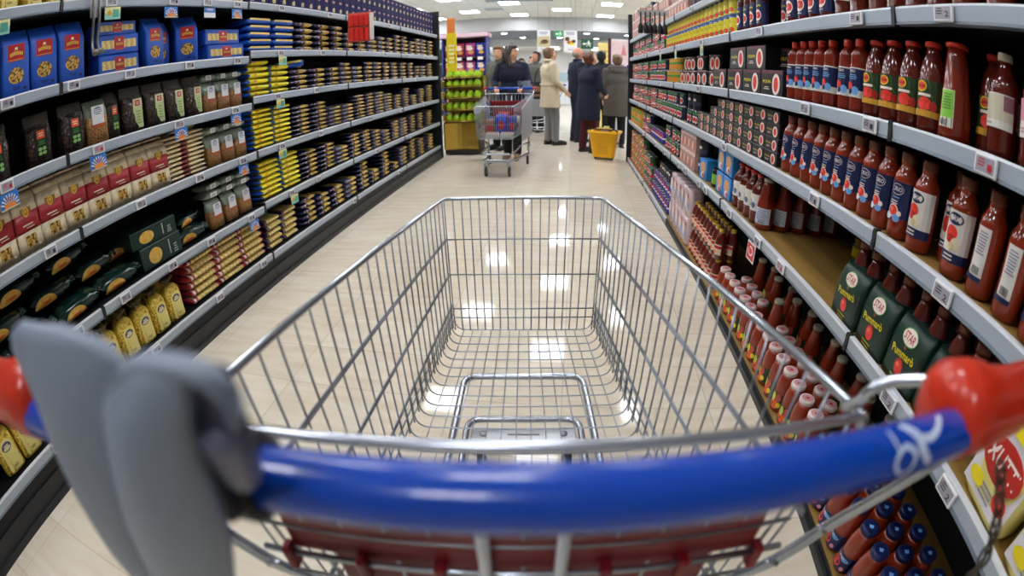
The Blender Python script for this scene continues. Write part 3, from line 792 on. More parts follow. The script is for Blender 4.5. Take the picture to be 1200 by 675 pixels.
SH = ['top left shelf', 'second left shelf', 'third left shelf', 'fourth left shelf', 'fifth left shelf', 'bottom left shelf']
def left(p, y, z, back, d, label, cat, group=None, rz=0.0, tilt=None, scale=None):
    """stand a product on a left shelf: back = gap behind the rail plane, d = product depth"""
    r = LROT + rz
    return put(p, (XL - .014 - back - d / 2, y, z), r if tilt is None else (tilt[0], tilt[1], r), label, cat, group, scale)
# --- second shelf, near bays: blue bags and boxes
z = LN[1] + .001
for i, y in enumerate((.545, .71, .872, 1.032, 1.19)):
    left(BB, y, z, .03 + .006 * (i % 2), .085, 'blue paper pasta bag, %s from the near end of the second left shelf' % ORD[i], 'pasta bag', 'blue paper pasta bags', jit(.03))
for i, (y, k, nm) in enumerate(((1.50, 0, 'lower'), (1.50, 1, 'upper'))):
    left(BX, y, z + .1005 * k, .05, .11, '%s blue spaghetti box of the pair behind the hanging tongs' % nm, 'pasta box', 'blue spaghetti boxes', jit(.01))
left(BX, 1.50, z + .201, .07, .11, 'blue spaghetti box lying topmost above the pair behind the tongs', 'pasta box', 'blue spaghetti boxes', .02, scale=(1, 1, .72))
left(BB, 1.745, z, .04, .085, 'blue paper pasta bag standing right of the three stacked blue boxes', 'pasta bag', 'blue paper pasta bags', .05, scale=(.92, 1, .97))
left(BB, 1.865, z, .12, .085, 'shaded blue pasta bag set back beside the tilted bag', 'pasta bag', 'blue paper pasta bags', -.05, scale=(.9, 1, .95))
left(BB, 2.03, z, .06, .085, 'blue pasta bag turned sideways showing its narrow side gusset', 'pasta bag', 'blue paper pasta bags', -.32, scale=(1, 1.2, .99))
for k, nm in enumerate(('lower', 'upper')):
    left(BX, 2.345 - .01 * k, z + .0995 * k, .03 + .02 * k, .11, '%s blue spaghetti box of the pair beside the blue packs' % nm, 'pasta box', 'blue spaghetti boxes', -.03 + .05 * k, scale=(1.28, 1, 1))
# --- third shelf: dark pasta bags, grain bags
z = LN[2] + .001
dk = ['near', 'second', 'third']
for i, (y, bk) in enumerate(((.75, .05), (1.005, .08), (1.19, .05))):
    left(DA, y, z, bk, .075, 'dark wholegrain pasta bag with orange square label, %s from the near end' % ORD[i], 'pasta bag', 'dark pasta bags with orange label', jit(.08), scale=(1.15, 1, .98))
left(FA, 1.332, z, .04, .07, 'large clear bag of brown grain leaning between two dark pasta bags', 'grain bag', None, -.1, scale=(1.12, 1, 1.15))
left(DA, 1.455, z, .07, .075, 'dark pasta bag with orange label right of the large grain bag', 'pasta bag', 'dark pasta bags with orange label', .05, scale=(.85, 1, 1.02))
for i, y in enumerate((1.575, 1.735, 1.89, 2.045)):
    left(DBg, y, z, .04, .075, 'dark pasta bag with pale green label, %s of the four together' % ORD[i], 'pasta bag', 'dark pasta bags with green label', jit(.06), scale=(1.12, 1, 1.02))
for i, y in enumerate((2.185, 2.315, 2.44)):
    left(FA, y, z, .04, .07, 'grain bag with white label on the third left shelf, %s of three' % ORD[i], 'grain bag', 'grain bags with white label', jit(.05))
    left(FL, y + .005, z + .182, .05, .115, 'folded grain bag lying on top of the %s grain bag of the third shelf' % ORD[i], 'grain bag', 'grain bags with white label', jit(.1), scale=(.7, 1, .95))
# --- fourth shelf: cream and red bags, flat packs, grain bags
z = LN[3] + .001
for i in range(9):
    left(CB, .555 + .1435 * i, z, .035, .085, 'cream and red paper pasta bag, %s from the near end of its row' % ORD[i], 'pasta bag', 'cream and red pasta bags', jit(.04))
for k in range(10):
    left(FP, 1.915 + jit(.008), z + .0245 * k, .04, .2, 'cream lasagne pack with dark red band, %s up in its stack' % ORD[k], 'pasta pack', 'stack of cream lasagne packs', jit(.03), scale=(1, 1, .9))
left(FP, 1.95, z + .246, .06, .2, 'crumpled cream pack lying crooked on top of the lasagne stack', 'pasta pack', None, .2, scale=(.8, .8, .9))
for i, y in enumerate((2.175, 2.31, 2.44)):
    left(FA, y, z, .04, .07, 'grain bag with white label on the fourth left shelf, %s of three' % ORD[i], 'grain bag', 'grain bags with white label', jit(.05), scale=(1.05, 1, 1))
    left(FL, y + .005, z + .182, .05, .115, 'folded grain bag lying on the %s grain bag of the fourth shelf' % ORD[i], 'grain bag', 'grain bags with white label', jit(.1), scale=(.7, 1, .95))
# --- fifth shelf: dark green filled pasta
z = LN[4] + .007
gi = 0
for (y, zz, bk, rz, tl) in ((.42, 0, .05, .0, -.25), (.72, 0, .05, .03, -.25), (.60, .097, .12, .1, -.1), (1.02, 0, .04, .03, -.3), (.93, .097, .13, -.08, -.1), (1.30, 0, .04, -.03, -.3), (1.22, .097, .13, .06, -.1), (1.07, .195, .16, .1, 0), (1.43, .097, .16, 0, -.1), (.75, .195, .16, 0, 0)):
    nm = ['nearest on the shelf deck', 'second along on the shelf deck', 'set back upon the two nearest', 'third along on the shelf deck', 'set back upon the second', 'fourth along on the shelf deck', 'set back upon the fourth', 'at the back under the rail, middle', 'set back beside the green carton', 'at the back under the rail, nearest'][gi]; gi += 1
    left(GB, y, z + zz, bk, .17, 'dark green filled pasta bag, ' + nm, 'pasta bag', 'dark green filled pasta bags', rz, scale=(1.05, 1, 1))
left(GX, 1.60, z, .03, .12, 'lower dark green pasta carton with a large yellow pasta picture', 'pasta box', 'dark green pasta cartons', -.05)
left(GX, 1.585, z + .1165, .05, .12, 'upper dark green pasta carton with plain lid edge', 'pasta box', 'dark green pasta cartons', -.12, scale=(1.05, 1.15, .75))
left(GB, 1.895, z, .05, .14, 'small dark green pasta bag right of the green carton', 'pasta bag', 'dark green filled pasta bags', -.1, scale=(.9, .85, 1))
left(GB, 1.91, z + .086, .09, .14, 'dark green pasta bag lying on the small one beside the grain bags', 'pasta bag', 'dark green filled pasta bags', .12, scale=(.8, .85, .8))
for i, y in enumerate((2.11, 2.26, 2.41)):
    left(FA, y, z, .04, .07, 'grain bag with white label on the fifth left shelf, %s of three' % ORD[i], 'grain bag', 'grain bags with white label', jit(.05), scale=(1.1, 1, .95))
    for k in range(2):
        left(FL, y + .005, z + .174 + .048 * k, .05, .115, '%s greenish film bag lying on the %s grain bag of the fifth shelf' % (('lower', 'upper')[k], ORD[i]), 'grain bag', 'grain bags with white label', jit(.08), scale=(.8, 1.1, .95))
# --- bottom shelf: noodle bags and spaghetti rolls
z = LN[5] + .004
for i in range(11):
    left(YB, .32 + .128 * i, z, .03, .08, 'yellow egg noodle bag with slate oval label, %s from the near end' % ORD[i], 'pasta bag', 'yellow egg noodle bags', jit(.06), scale=(1.05, 1, .95))
for i in range(5):
    left(YB, .95 + .16 * i, z, .14, .08, 'noodle bag in the back row behind the yellow noodle bags, %s along' % ORD[i], 'pasta bag', 'yellow egg noodle bags', jit(.2), scale=(1.05, 1, 1.05))
def stack(p, y, L, n, z, h, desc, cat, group, col, shelf, back=.025, d=.2, wob=.012, L0=.25, h0=.046):
    for k in range(n):
        left(p, y + jit(wob), z + h * k, back + abs(jit(.01)), d, '%s, %s up in the %s, %s' % (desc, ORD[k], col, shelf), cat, group, jit(.03), scale=(L / L0, 1, h / h0))
for i, (y, L) in enumerate(((1.87, .25), (2.13, .25), (2.385, .245), (2.655, .2), (2.87, .2))):
    p = ROLLR if i < 3 else ROLLN
    stack(p, y, L, 6 if i < 3 else 5, (LN if y < 2.53 else LF)[5] + .001, .0435, 'spaghetti pack with %s end' % ('red wrapped' if i < 3 else 'navy wrapped'), 'pasta pack', 'spaghetti packs with wrapped ends', '%s stack' % ORD[i], 'bottom left shelf', wob=.006, L0=.25, h0=.043)
# --- far bays: yellow and navy stacks (z index, [(y0, y1, count, kind)])
far = {1: (.0487, [(2.56, 2.85, 5, 'b'), (2.86, 3.15, 5, 'b'), (3.17, 3.45, 5, 'n'), (3.46, 3.74, 5, 'n'), (3.76, 3.98, 5, 'p'), (4.0, 4.22, 4, 'p'), (4.24, 4.5, 5, 'p'), (4.54, 4.78, 3, 'w'), (4.8, 5.02, 4, 'w'), (5.04, 5.26, 4, 'p'), (5.28, 5.5, 5, 'p'), (5.52, 5.78, 5, 'n'), (5.82, 6.04, 4, 'p'), (6.06, 6.3, 5, 'p'), (6.32, 6.56, 5, 'w'), (6.6, 6.9, 5, 'p')]),
       2: (.042, [(2.56, 2.80, 6, 'y'), (2.81, 3.05, 5, 'y'), (3.07, 3.34, 4, 'n'), (3.36, 3.63, 4, 'n'), (3.65, 3.88, 4, 'p'), (3.9, 4.13, 5, 'w'), (4.15, 4.38, 4, 'w'), (4.42, 4.64, 5, 'p'), (4.66, 4.88, 5, 'w'), (4.9, 5.12, 5, 'p'), (5.14, 5.4, 5, 'p'), (5.44, 5.7, 5, 'n'), (5.74, 5.96, 5, 'p'), (6.0, 6.22, 4, 'p'), (6.26, 6.5, 4, 'w'), (6.55, 6.85, 5, 'p')]),
       3: (.0335, [(2.56, 2.80, 8, 'y'), (2.81, 3.04, 8, 'y'), (3.06, 3.33, 7, 'n'), (3.35, 3.62, 7, 'n'), (3.64, 3.88, 5, 'w'), (3.9, 4.14, 5, 'w'), (4.16, 4.4, 7, 'p'), (4.42, 4.64, 7, 'p'), (4.66, 4.9, 7, 'w'), (4.92, 5.16, 6, 'w'), (5.2, 5.46, 5, 'p'), (5.5, 5.76, 7, 'n'), (5.8, 6.06, 4, 'p'), (6.1, 6.4, 6, 'p'), (6.44, 6.8, 7, 'p')]),
       4: (.0365, [(2.57, 2.83, 7, 'y'), (2.85, 3.10, 7, 'y'), (3.12, 3.4, 6, 'n'), (3.42, 3.7, 6, 'n'), (3.72, 3.96, 4, 'w'), (3.98, 4.24, 6, 'p'), (4.26, 4.5, 6, 'p'), (4.52, 4.76, 5, 'p'), (4.8, 5.04, 4, 'w'), (5.08, 5.34, 6, 'p'), (5.38, 5.64, 6, 'w'), (5.7, 5.96, 6, 'p'), (6.0, 6.3, 6, 'n'), (6.36, 6.76, 6, 'p')]),
       5: (.044, [(3.06, 3.28, 5, 'p'), (3.3, 3.52, 4, 'p'), (3.55, 3.8, 4, 'p'), (3.84, 4.08, 4, 'w'), (4.12, 4.38, 6, 'p'), (4.4, 4.66, 3, 'p'), (4.7, 4.96, 6, 'p'), (5.0, 5.26, 2, 'p'), (5.3, 5.56, 5, 'w'), (5.62, 5.9, 6, 'p'), (5.96, 6.3, 5, 'p'), (6.4, 6.76, 5, 'p')])}
kinds = {'b': (BP, .285, .05, 'blue spaghetti pack', 'blue'), 'y': (YP, .235, .044, 'bright yellow pasta pack', 'yellow'), 'n': (SPN, .275, .048, 'navy spaghetti pack', 'navy'),
         'p': (PAN, .25, .046, 'navy pasta pack', 'navy'), 'w': (PAW, .2, .046, 'grey violet pasta pack', 'navy')}
for lv, (h, colsx) in far.items():
    cnt = {}
    for (y0, y1, n, kd) in colsx:
        p, L0, h0, desc, fam = kinds[kd]; cnt[kd] = cnt.get(kd, 0) + 1
        stack(p, (y0 + y1) / 2, (y1 - y0) * .97, n, LF[lv] + .001, h, desc, 'pasta pack', '%s pasta packs in stacks' % fam, '%s such stack' % ORD[cnt[kd] - 1], SH[lv], L0=L0, h0=h0, wob=.006)
put(BP, (XL - .10, 3.14, LF[2] + .175), (0, 0, .5), 'blue pack lying loose across the yellow stack under the rail', 'pasta pack', None, (.8, .8, 1.2))
# --- top shelf
for i in range(33):
    y = 2.62 + .132 * i
    if y > 6.9: break
    for k in range(2 if y > 3.7 else 1):
        left(NB, y, LF[0] + .001 + .1625 * k, .03, .06, 'navy pasta box, %s along the %s tier of the top left shelf' % (ORD[i], ('lower', 'upper')[k]), 'pasta box', 'navy pasta boxes on the top shelf')
for i in range(9):
    y = .55 + .135 * i
    left(YB, y, LN[0] + .004, .03, .08, 'yellow noodle bag on the top left shelf, %s from the near end' % ORD[i], 'pasta bag', 'noodle bags on the top shelf', jit(.1))
for i in range(6):
    left(CB, 1.79 + .135 * i, LN[0] + .001, .035, .085, 'cream pasta bag on the top left shelf, %s of six' % ORD[i], 'pasta bag', 'cream bags on the top shelf', jit(.05))
# --- hanging things of the left run
CLEARP = M('clear plastic strip', '#cfd4da', rough=.1, alpha=.45); STEELG = M('brushed steel', '#6f6c68', rough=.3, metal=.9)
tg = MB()
tg.tube(bez([(-.016, 0, 0), (-.018, -.012, -.09), (-.02, -.006, -.19), (-.026, -.02, -.24), (-.012, -.03, -.262)], 5), [.0075] * 20 + [.010], STEELG, 8)
tg.tube(bez([(.016, -.004, 0), (.014, -.016, -.09), (.006, -.01, -.19), (.008, -.022, -.24), (-.002, -.03, -.262)], 5), [.0075] * 20 + [.010], STEELG, 8)
hd = MB(); hd.ell((-.018, -.028, -.255), (.022, .012, .016), STEELG); hd.ell((.012, -.03, -.25), (.022, .012, .016), STEELG)
TG = proto('pasta_tongs', tg, ('tong_head', hd), ('hang_strip', MB().box(-.03, -.004, -.09, .03, 0.003, .03, CLEARP, .001), 'clear plastic hang strip'))
put(TG, (XL + .04, 1.27, 1.85), LROT, 'steel pasta tongs hanging in front of the blue boxes', 'tongs')
SKY = M('sky blue card', '#2f7fd8', rough=.4); SUN = M('sunburst orange', '#e88a3c', rough=.4); TEAL = M('pale teal card', '#8ccfc4', rough=.4)
def talker(kind):
    b = MB().box(-.05, -.0012, -.06, .05, 0, 0, SKY if kind != 1 else TEAL)
    if kind == 0:
        it = [('q', [(0, -.05), (math.cos(a) * .05 * 1.0, -.05 + math.sin(a) * .045), (math.cos(a + .16) * .05, -.05 + math.sin(a + .16) * .045)], WHT) for a in [.1 + .33 * k for k in range(9)]] + [('e', 0, -.047, .032, .012, SUN)] + [('r', -.05, -.06, .05, -.054, M('pale sand print', '#d9c9a8', rough=.5))] + scribble(0, -.024, .05, .014, LRED, 2)
    elif kind == 1: it = [('r', -.05, -.03, .05, 0, M('pale yellow card', '#ece9a8', rough=.4)), ('e', -.02, -.03, .016, .014, GOLD), ('r', .0, -.05, .04, -.012, M('sea green print', '#4ea08c', rough=.4))]
    else: it = [('r', -.05, -.06, .05, -.03, WHT)] + scribble(0, -.012, .06, .014, WHT, 2)
    return proto('shelf_talker', art(b, it, front(-.0012)))
TK = [talker(0), talker(1), talker(2)]
for (y, z, k, w_) in ((.76, 1.815, 1, 'teal card under the top rail at the near end'), (1.40, 1.815, 1, 'teal card under the top rail right of the tongs'), (1.81, 1.81, 0, 'sunburst card under the top rail, left of the folded white card'), (2.13, 1.81, 2, 'white and blue card under the top rail above the tilted bag'), (2.39, 1.81, 0, 'sunburst card under the top rail above the blue box pair'),
                   (.75, 1.155, 0, 'sunburst card above the nearest cream bag'), (1.26, 1.155, 0, 'sunburst card above the fifth cream bag'), (1.84, 1.155, 0, 'sunburst card above the lasagne stack'), (2.33, 1.155, 0, 'sunburst card above the grain bags of the fourth shelf'),
                   (2.35, .84, 0, 'sunburst card above the grain bags of the fifth shelf'), (2.37, .48, 0, 'sunburst card above the spaghetti rolls'), (2.9, 1.492, 1, 'pale card under the second rail above the yellow stacks'), (2.84, 1.192, 1, 'pale card under the third rail at the yellow stacks'), (2.81, .845, 1, 'pale card under the fourth rail at the yellow stacks'), (2.89, .502, 1, 'pale card under the fifth rail above the navy spaghetti')):
    put(TK[k], (XL + .008, y, z), LROT, w_, 'shelf card', 'shelf cards on the left run')
SACH = M('red sachet', '#cf2b22', rough=.3); 
hs = proto('hanging_sachet_strip', MB().box(-.14, -.006, -.26, .14, 0, 0.0, M('rose strip card', '#c8584c', rough=.5)),
           *[('sachet', MB().box(-.135 + .056 * c, -.03, -.125 - .125 * r + .002, -.085 + .056 * c, -.006, -.02 - .12 * r, SACH, .006)) for c in range(4) for r in range(2)],
           ('end_card', MB().box(.095, -.034, -.25, .14, -.004, -.01, M('pale end card', '#e6dcd0', rough=.5), .002)))
put(hs, (XL + .12, 4.0, 1.88), LROT - 1.0, 'hanging strip of red sachets in front of the navy stacks', 'sachets', None, (.8, 1, 1.05))
# ------------------------------------------------------------------ goods of the right run
SAUCE = M('tomato sauce in glass', '#7d2413', rough=.12, coat=.5); SAUCED = M('dark sauce in glass', '#5e1a10', rough=.12, coat=.5)
SAUCEB = M('bright sauce bottle', '#8c2f17', rough=.12, coat=.5)
CAPR = M('red plastic cap', '#c8321c', rough=.35); CAPB = M('brown metal cap', '#6b3a26', rough=.35, metal=.2); CAPY = M('gold yellow cap', '#c9a02a', rough=.3, metal=.3)
CAPC = M('cream metal cap', '#c8bfa8', rough=.35); CAPW = M('white jar lid', '#e6d3cf', rough=.35); CAPN = M('navy jar lid', '#1b2450', rough=.3)
LNAVY = M('navy paper label', '#13204f', rough=.4); LWH = M('white paper label', '#e6e2da', rough=.45); SKYB = M('sky blue print', '#6fa3dd', rough=.45)
TOM = M('tomato red print', '#e2382a', rough=.4); TOMD = M('dark tomato print', '#b3261c', rough=.4); PINK = M('pink label', '#d98fa2', rough=.45); LGRN = M('grass green label', '#5fae2f', rough=.4)
DGRN = M('deep green carton', '#0d3026', rough=.4); YLW = M('yellow print', '#f2dc1e', rough=.4); OVALW = M('cream oval print', '#f4e3da', rough=.4); BKC = M('black can print', '#16171d', rough=.35)
TINY = M('yellow tin print', '#e9d832', rough=.3, coat=.3); TIN = M('bare tin rim', '#b9bcc0', rough=.25, metal=.9); BAR = M('barcode ink', '#2a2a2e', rough=.6)
def bottle(body, capm, prof, capr, capz, label_items, r, name, seg=8, n=20, a0=-PI / 2, extra=()):
    b = MB().lathe(prof, body, n)
    cp = MB().lathe([(capr * .9, capz[0]), (capr, capz[0] + .003), (capr, capz[1] - .003), (capr * .92, capz[1]), (0.0001, capz[1])], capm, 16)
    parts = [('cap', cp)]
    if label_items: parts.append(('label', art(MB(), label_items, cyl(r + .0006, a0), .0003, seg)))
    return proto(name, b, *(parts + list(extra)))
def flower(cu, cv, s=1.0):
    return [('e', cu, cv, .017 * s, .017 * s, OVALW), ('e', cu, cv, .014 * s, .014 * s, TOM), ('e', cu - .004 * s, cv + .004 * s, .006 * s, .005 * s, M('tomato glint', '#f07a62', rough=.4)), ('e', cu + .013 * s, cv - .017 * s, .011 * s, .010 * s, SKYB), ('e', cu - .013 * s, cv - .016 * s, .011 * s, .009 * s, M('pale petal print', '#dfe6ee', rough=.4)), ('e', cu + .02 * s, cv - .004 * s, .007 * s, .007 * s, OVALW)]
PR_A = [(.030, 0), (.036, .004), (.0385, .02), (.0385, .150), (.036, .166), (.028, .180), (.0235, .188), (.0225, .197), (.0235, .2)]
W_ = .118
BL_A = bottle(SAUCEB, CAPB, PR_A, .0235, (.196, .226), [('r', -W_ / 2, .055, W_ / 2, .148, LNAVY), ('e', .004, .128, .023, .0145, OVALW), ('e', .004, .128, .0215, .013, LNAVY), ('t', 'CIRIO', .004, .1285, .0115, .036, OVALW)] +
              scribble(.004, .107, .034, .006, SKYB, 1) + scribble(.0, .094, .026, .012, OVALW, 2) + flower(.002, .072), .0385, 'sauce_bottle')
BL_W = bottle(SAUCEB, CAPB, PR_A, .0235, (.196, .226), [('r', -W_ / 2, .04, W_ / 2, .150, LWH), ('r', -W_ / 2, .036, W_ / 2, .058, LNAVY), ('e', .0, .132, .025, .0135, LNAVY), ('t', 'CIRIO', .0, .1325, .012, .038, OVALW), ('e', -.004, .1, .018, .017, TOM), ('e', -.004, .087, .014, .01, TOMD), ('e', .012, .078, .012, .014, M('garlic print', '#e9dfc0', rough=.45)), ('e', .004, .072, .009, .009, M('garlic shade print', '#d8c79a', rough=.45))] +
              scribble(.0, .047, .04, .016, OVALW, 2), .0385, 'sauce_bottle')
back_items = [('r', -.03, .045, .012, .148, LWH)] + scribble(-.009, .115, .03, .05, M('violet grey print', '#8c8aa6', rough=.5), 8) + [('r', -.02 + .003 * i, .05, -.0185 + .003 * i, .066, BAR) for i in range(8)] + [('r', -.03, .036, .012, .046, LNAVY)]
BL_B = bottle(SAUCEB, CAPB, PR_A, .0235, (.196, .226), back_items, .0385, 'sauce_bottle')
PR_B = [(.028, 0), (.034, .004), (.0355, .02), (.0355, .05), (.0355, .150), (.034, .163), (.0355, .168), (.033, .178), (.0345, .183), (.028, .196), (.020, .205), (.0165, .212)]
BR = bottle(SAUCE, CAPR, PR_B, .0185, (.211, .236), [('r', -W_ / 2, .05, W_ / 2, .140, LNAVY), ('r', -W_ / 2, .138, W_ / 2, .142, LWH), ('t', 'CIRIO', -.002, .13, .008, .026, OVALW)] + scribble(.0, .112, .04, .018, SKYB, 3) + [('r', -W_ / 2, .050, W_ / 2, .072, LWH), ('e', -.012, .084, .015, .013, TOM), ('e', .012, .07, .013, .013, SKYB), ('e', -.006, .066, .009, .009, LNAVY)], .0355, 'sauce_bottle')
PR_C = [(.036, 0), (.042, .004), (.0435, .02), (.043, .11), (.040, .15), (.033, .178), (.026, .196), (.0215, .206), (.021, .214)]
BG_it = [('r', -.062, .042, .062, .13, M('dark label ground', '#27401f', rough=.4)), ('q', [(.004, .13), (.062, .13), (.062, .055), (.03, .06), (.018, .09)], LGRN), ('e', -.016, .114, .018, .014, YLW), ('e', -.016, .114, .015, .011, ORG), ('r', -.03, .1105, -.002, .1175, TOMD),
         ('r', -.03, .0895, .014, .0965, OVALW), ('e', -.004, .072, .022, .016, TOM), ('e', .022, .068, .011, .012, TOMD), ('r', -.062, .04, .062, .056, M('golden label foot', '#c9962f', rough=.4))]
BG = bottle(SAUCED, CAPR, PR_C, .0255, (.217, .232), BG_it, .0435, 'sauce_bottle')
PR_D = [(.040, 0), (.046, .004), (.047, .02), (.044, .08), (.036, .15), (.030, .20), (.0265, .222)]
BD = proto('sauce_bottle', MB().lathe(PR_D, SAUCE, 20), ('cap', MB().lathe([(.027, .221), (.032, .223), (.032, .231), (.028, .234), (.0001, .234)], CAPR, 18)),
           ('label', art(MB(), [('r', -.026, .03, .018, .118, M('white label ground', '#dfe8d4', rough=.4)), ('r', -.024, .052, .016, .116, M('light green label', '#8ed14a', rough=.4))] + scribble(-.004, .09, .03, .04, M('mid green print', '#5b9a34', rough=.5), 6) + [('r', -.018 + .003 * i, .034, -.0165 + .003 * i, .048, BAR) for i in range(8)],
                         lambda u, v, o: ((.0478 - v * .055 * (v > .02) + o) * math.cos(-PI / 2 + u / .044), (.0478 - v * .055 * (v > .02) + o) * math.sin(-PI / 2 + u / .044), v), .0004, 6), 'light green back label with barcode'))
PR_E = [(.034, 0), (.041, .006), (.0425, .02), (.041, .032), (.0425, .044), (.041, .056), (.0425, .06), (.0425, .13), (.041, .142), (.042, .15), (.036, .166), (.024, .184), (.019, .196), (.0185, .212)]
BE1 = bottle(SAUCED, CAPC, PR_E, .0205, (.208, .226), [('r', -.05, .062, .05, .134, LWH), ('r', -.05, .078, .05, .132, M('pale cream label', '#cfc8b0', rough=.45)), ('r', .022, .1, .05, .132, M('dull plum print', '#8f5a68', rough=.45)), ('e', -.036, .126, .005, .005, M('olive print', '#5c6a34', rough=.5))] + scribble(-.02, .07, .04, .008, M('grey print', '#a39a92', rough=.5), 1), .0425, 'sauce_bottle')
BE2 = bottle(SAUCED, CAPC, PR_E, .0205, (.208, .226), [('r', -.052, .06, .052, .136, LWH), ('r', -.052, .092, .03, .136, PINK), ('e', .02, .104, .02, .016, TOMD), ('e', .012, .124, .016, .008, M('dull plum print', '#8f5a68', rough=.45))] + scribble(-.01, .074, .05, .012, M('pink print', '#cf8f98', rough=.5), 2), .0425, 'sauce_bottle')
def oval_can_items(h, w):
    return [('r', -w, .004, w, h - .004, BKC), ('r', -w, h * .86, w, h - .004, M('plum top band', '#6b2a3c', rough=.4)), ('t', 'POLPA', -w * .42, h * .55, h * .13, w * .8, YLW), ('e', w * .45, h * .46, w * .36, h * .40, OVALW), ('e', w * .45, h * .46, w * .2, h * .28, TOM)] + scribble(-w * .42, h * .3, w * .6, h * .14, OVALW, 2)
BTN = bottle(SAUCED, CAPR, PR_B, .0185, (.211, .236), [('r', -W_ / 2, .03, W_ / 2, .15, LNAVY), ('t', 'POLPA', 0, .125, .011, .044, YLW), ('e', .0, .075, .024, .03, OVALW), ('e', .004, .075, .014, .018, TOM)] + scribble(0, .039, .04, .006, OVALW, 1), .0355, 'sauce_bottle')
BTW = bottle(SAUCED, CAPR, PR_E, .0205, (.208, .226), [('r', -.054, .06, .054, .136, LWH), ('e', -.01, .095, .014, .018, M('grey leaf print', '#8d8f94', rough=.5)), ('e', .014, .085, .012, .014, M('blue grey leaf print', '#5c6a8c', rough=.5)), ('q', [(-.054, .06), (.054, .06), (.054, .08)], M('cream wave', '#efe6d2', rough=.45))], .0425, 'sauce_bottle')
def can(name, r, h, items, body, rim=TIN, n=18, seg=10):
    b = MB().lathe([(r * .94, 0), (r, .003), (r, .006)], rim, n); b.lathe([(r, .006), (r * .995, .008), (r * .995, h - .008), (r, h - .006)], body, n); b.lathe([(r, h - .006), (r, h - .003), (r * .95, h), (r * .93, h - .004), (.0001, h - .004)], rim, n)
    return proto(name, b, ('label', art(MB(), items, cyl(r, -PI / 2), .0004, seg)))
CY = can('tomato_tin', .0495, .119, [('r', -.07, .004, .07, .012, M('blue tin band', '#2a5fae', rough=.35)), ('r', -.07, .107, .07, .116, M('blue tin band', '#2a5fae', rough=.35)), ('e', -.022, .036, .02, .016, TOM), ('e', .024, .034, .018, .015, ORG), ('e', -.022, .036, .007, .006, M('tomato glint', '#f07a62', rough=.4)), ('e', .0, .03, .012, .01, GRN)] + scribble(0, .082, .06, .02, M('olive yellow print', '#a9a12c', rough=.5), 2), TINY)
CGR = can('food_tin', .037, .108, [('r', -.055, .05, .055, .104, M('dark green tin', '#1f4a2a', rough=.35)), ('r', -.055, .006, .055, .03, TOMD), ('e', 0, .05, .026, .022, OVALW), ('e', 0, .05, .017, .014, TOM)] + scribble(0, .088, .05, .014, OVALW, 1), M('tin green side', '#2d5a34', rough=.35))
CNV = can('food_tin', .037, .108, [('r', -.055, .006, .055, .102, M('navy tin', '#151a40', rough=.35)), ('e', .006, .045, .022, .026, OVALW), ('e', .008, .045, .013, .016, TOM), ('r', -.04, .08, .03, .094, GRN)], M('navy tin side', '#141838', rough=.35))
CRD = can('food_tin', .037, .108, [('r', -.055, .006, .055, .102, M('red tin', '#a5222a', rough=.35)), ('r', -.055, .04, .055, .06, OVALW), ('e', .0, .075, .024, .016, M('blush print', '#dca0a0', rough=.4))] + scribble(0, .02, .05, .014, OVALW, 1), M('red tin side', '#98242b', rough=.35))
CYL2 = can('food_tin', .037, .108, [('r', -.055, .006, .055, .102, M('amber tin', '#c79a2a', rough=.35)), ('r', -.055, .05, .055, .07, GRN), ('e', .0, .035, .02, .02, ORG)] + scribble(0, .09, .05, .014, TOMD, 1), M('amber tin side', '#b88f30', rough=.35))
CBL = can('large_tin', .05, .12, [('r', -.075, .006, .075, .114, M('cobalt tin', '#1f2f8c', rough=.35)), ('r', -.075, .05, .075, .064, OVALW), ('e', 0, .085, .03, .02, TOM)], M('cobalt tin side', '#1b286f', rough=.35))
CDK = can('large_tin', .05, .115, [('r', -.07, .03, .07, .06, M('slate tin band', '#33384a', rough=.4)), ('r', -.03, .062, .03, .08, OVALW)], M('near black tin', '#15161f', rough=.35), M('dark lid', '#222430', rough=.3))
COV = can('food_tin', .037, .105, oval_can_items(.105, .05), BKC)
def carton(w, h, d, items, m, name='tin_carton', extra=()):
    return proto(name, MB().box(-w / 2, -d / 2, 0, w / 2, d / 2, h, m, .003), ('print', art(MB(), items, front(-d / 2))), *extra)
KB = carton(.245, .115, .085, oval_can_items(.115, .115)[:1] + oval_can_items(.115, .118)[1:], BKC)
KS = carton(.148, .0575, .085, oval_can_items(.0575, .072)[2:], BKC)
PINKC = M('blush carton', '#b8938e', rough=.5)
KP = carton(.115, .125, .1, [('r', -.055, .1, .055, .122, OVALW), ('e', -.02, .05, .025, .03, M('skin tone print', '#e8c0a0', rough=.5)), ('e', .025, .045, .022, .03, M('rose print', '#b8625c', rough=.5))] + scribble(0, .11, .08, .012, TOMD, 1), PINKC, 'food_carton')
KU = carton(.13, .13, .08, [('e', .0, .075, .045, .04, M('biscuit print', '#d9a06a', rough=.5)), ('e', .0, .03, .03, .02, OVALW), ('e', .012, .028, .016, .014, TOM)], M('sky blue carton', '#2f86cf', rough=.4), 'food_carton')
KY = carton(.12, .1, .1, [('r', -.055, .06, .055, .095, GRN), ('e', 0, .035, .03, .022, ORG)], M('amber carton', '#d0a02c', rough=.45), 'food_carton')
def right(p, y, z, back, d, label, cat, group=None, rz=0.0, tilt=None, scale=None):
    r = RROT + rz
    return put(p, (XR + .014 + back + d / 2, y, z), r if tilt is None else (tilt[0], tilt[1], r), label, cat, group, scale)
SR = ['top right shelf', 'second right shelf', 'third right shelf', 'fourth right shelf', 'fifth right shelf', 'bottom right shelf']
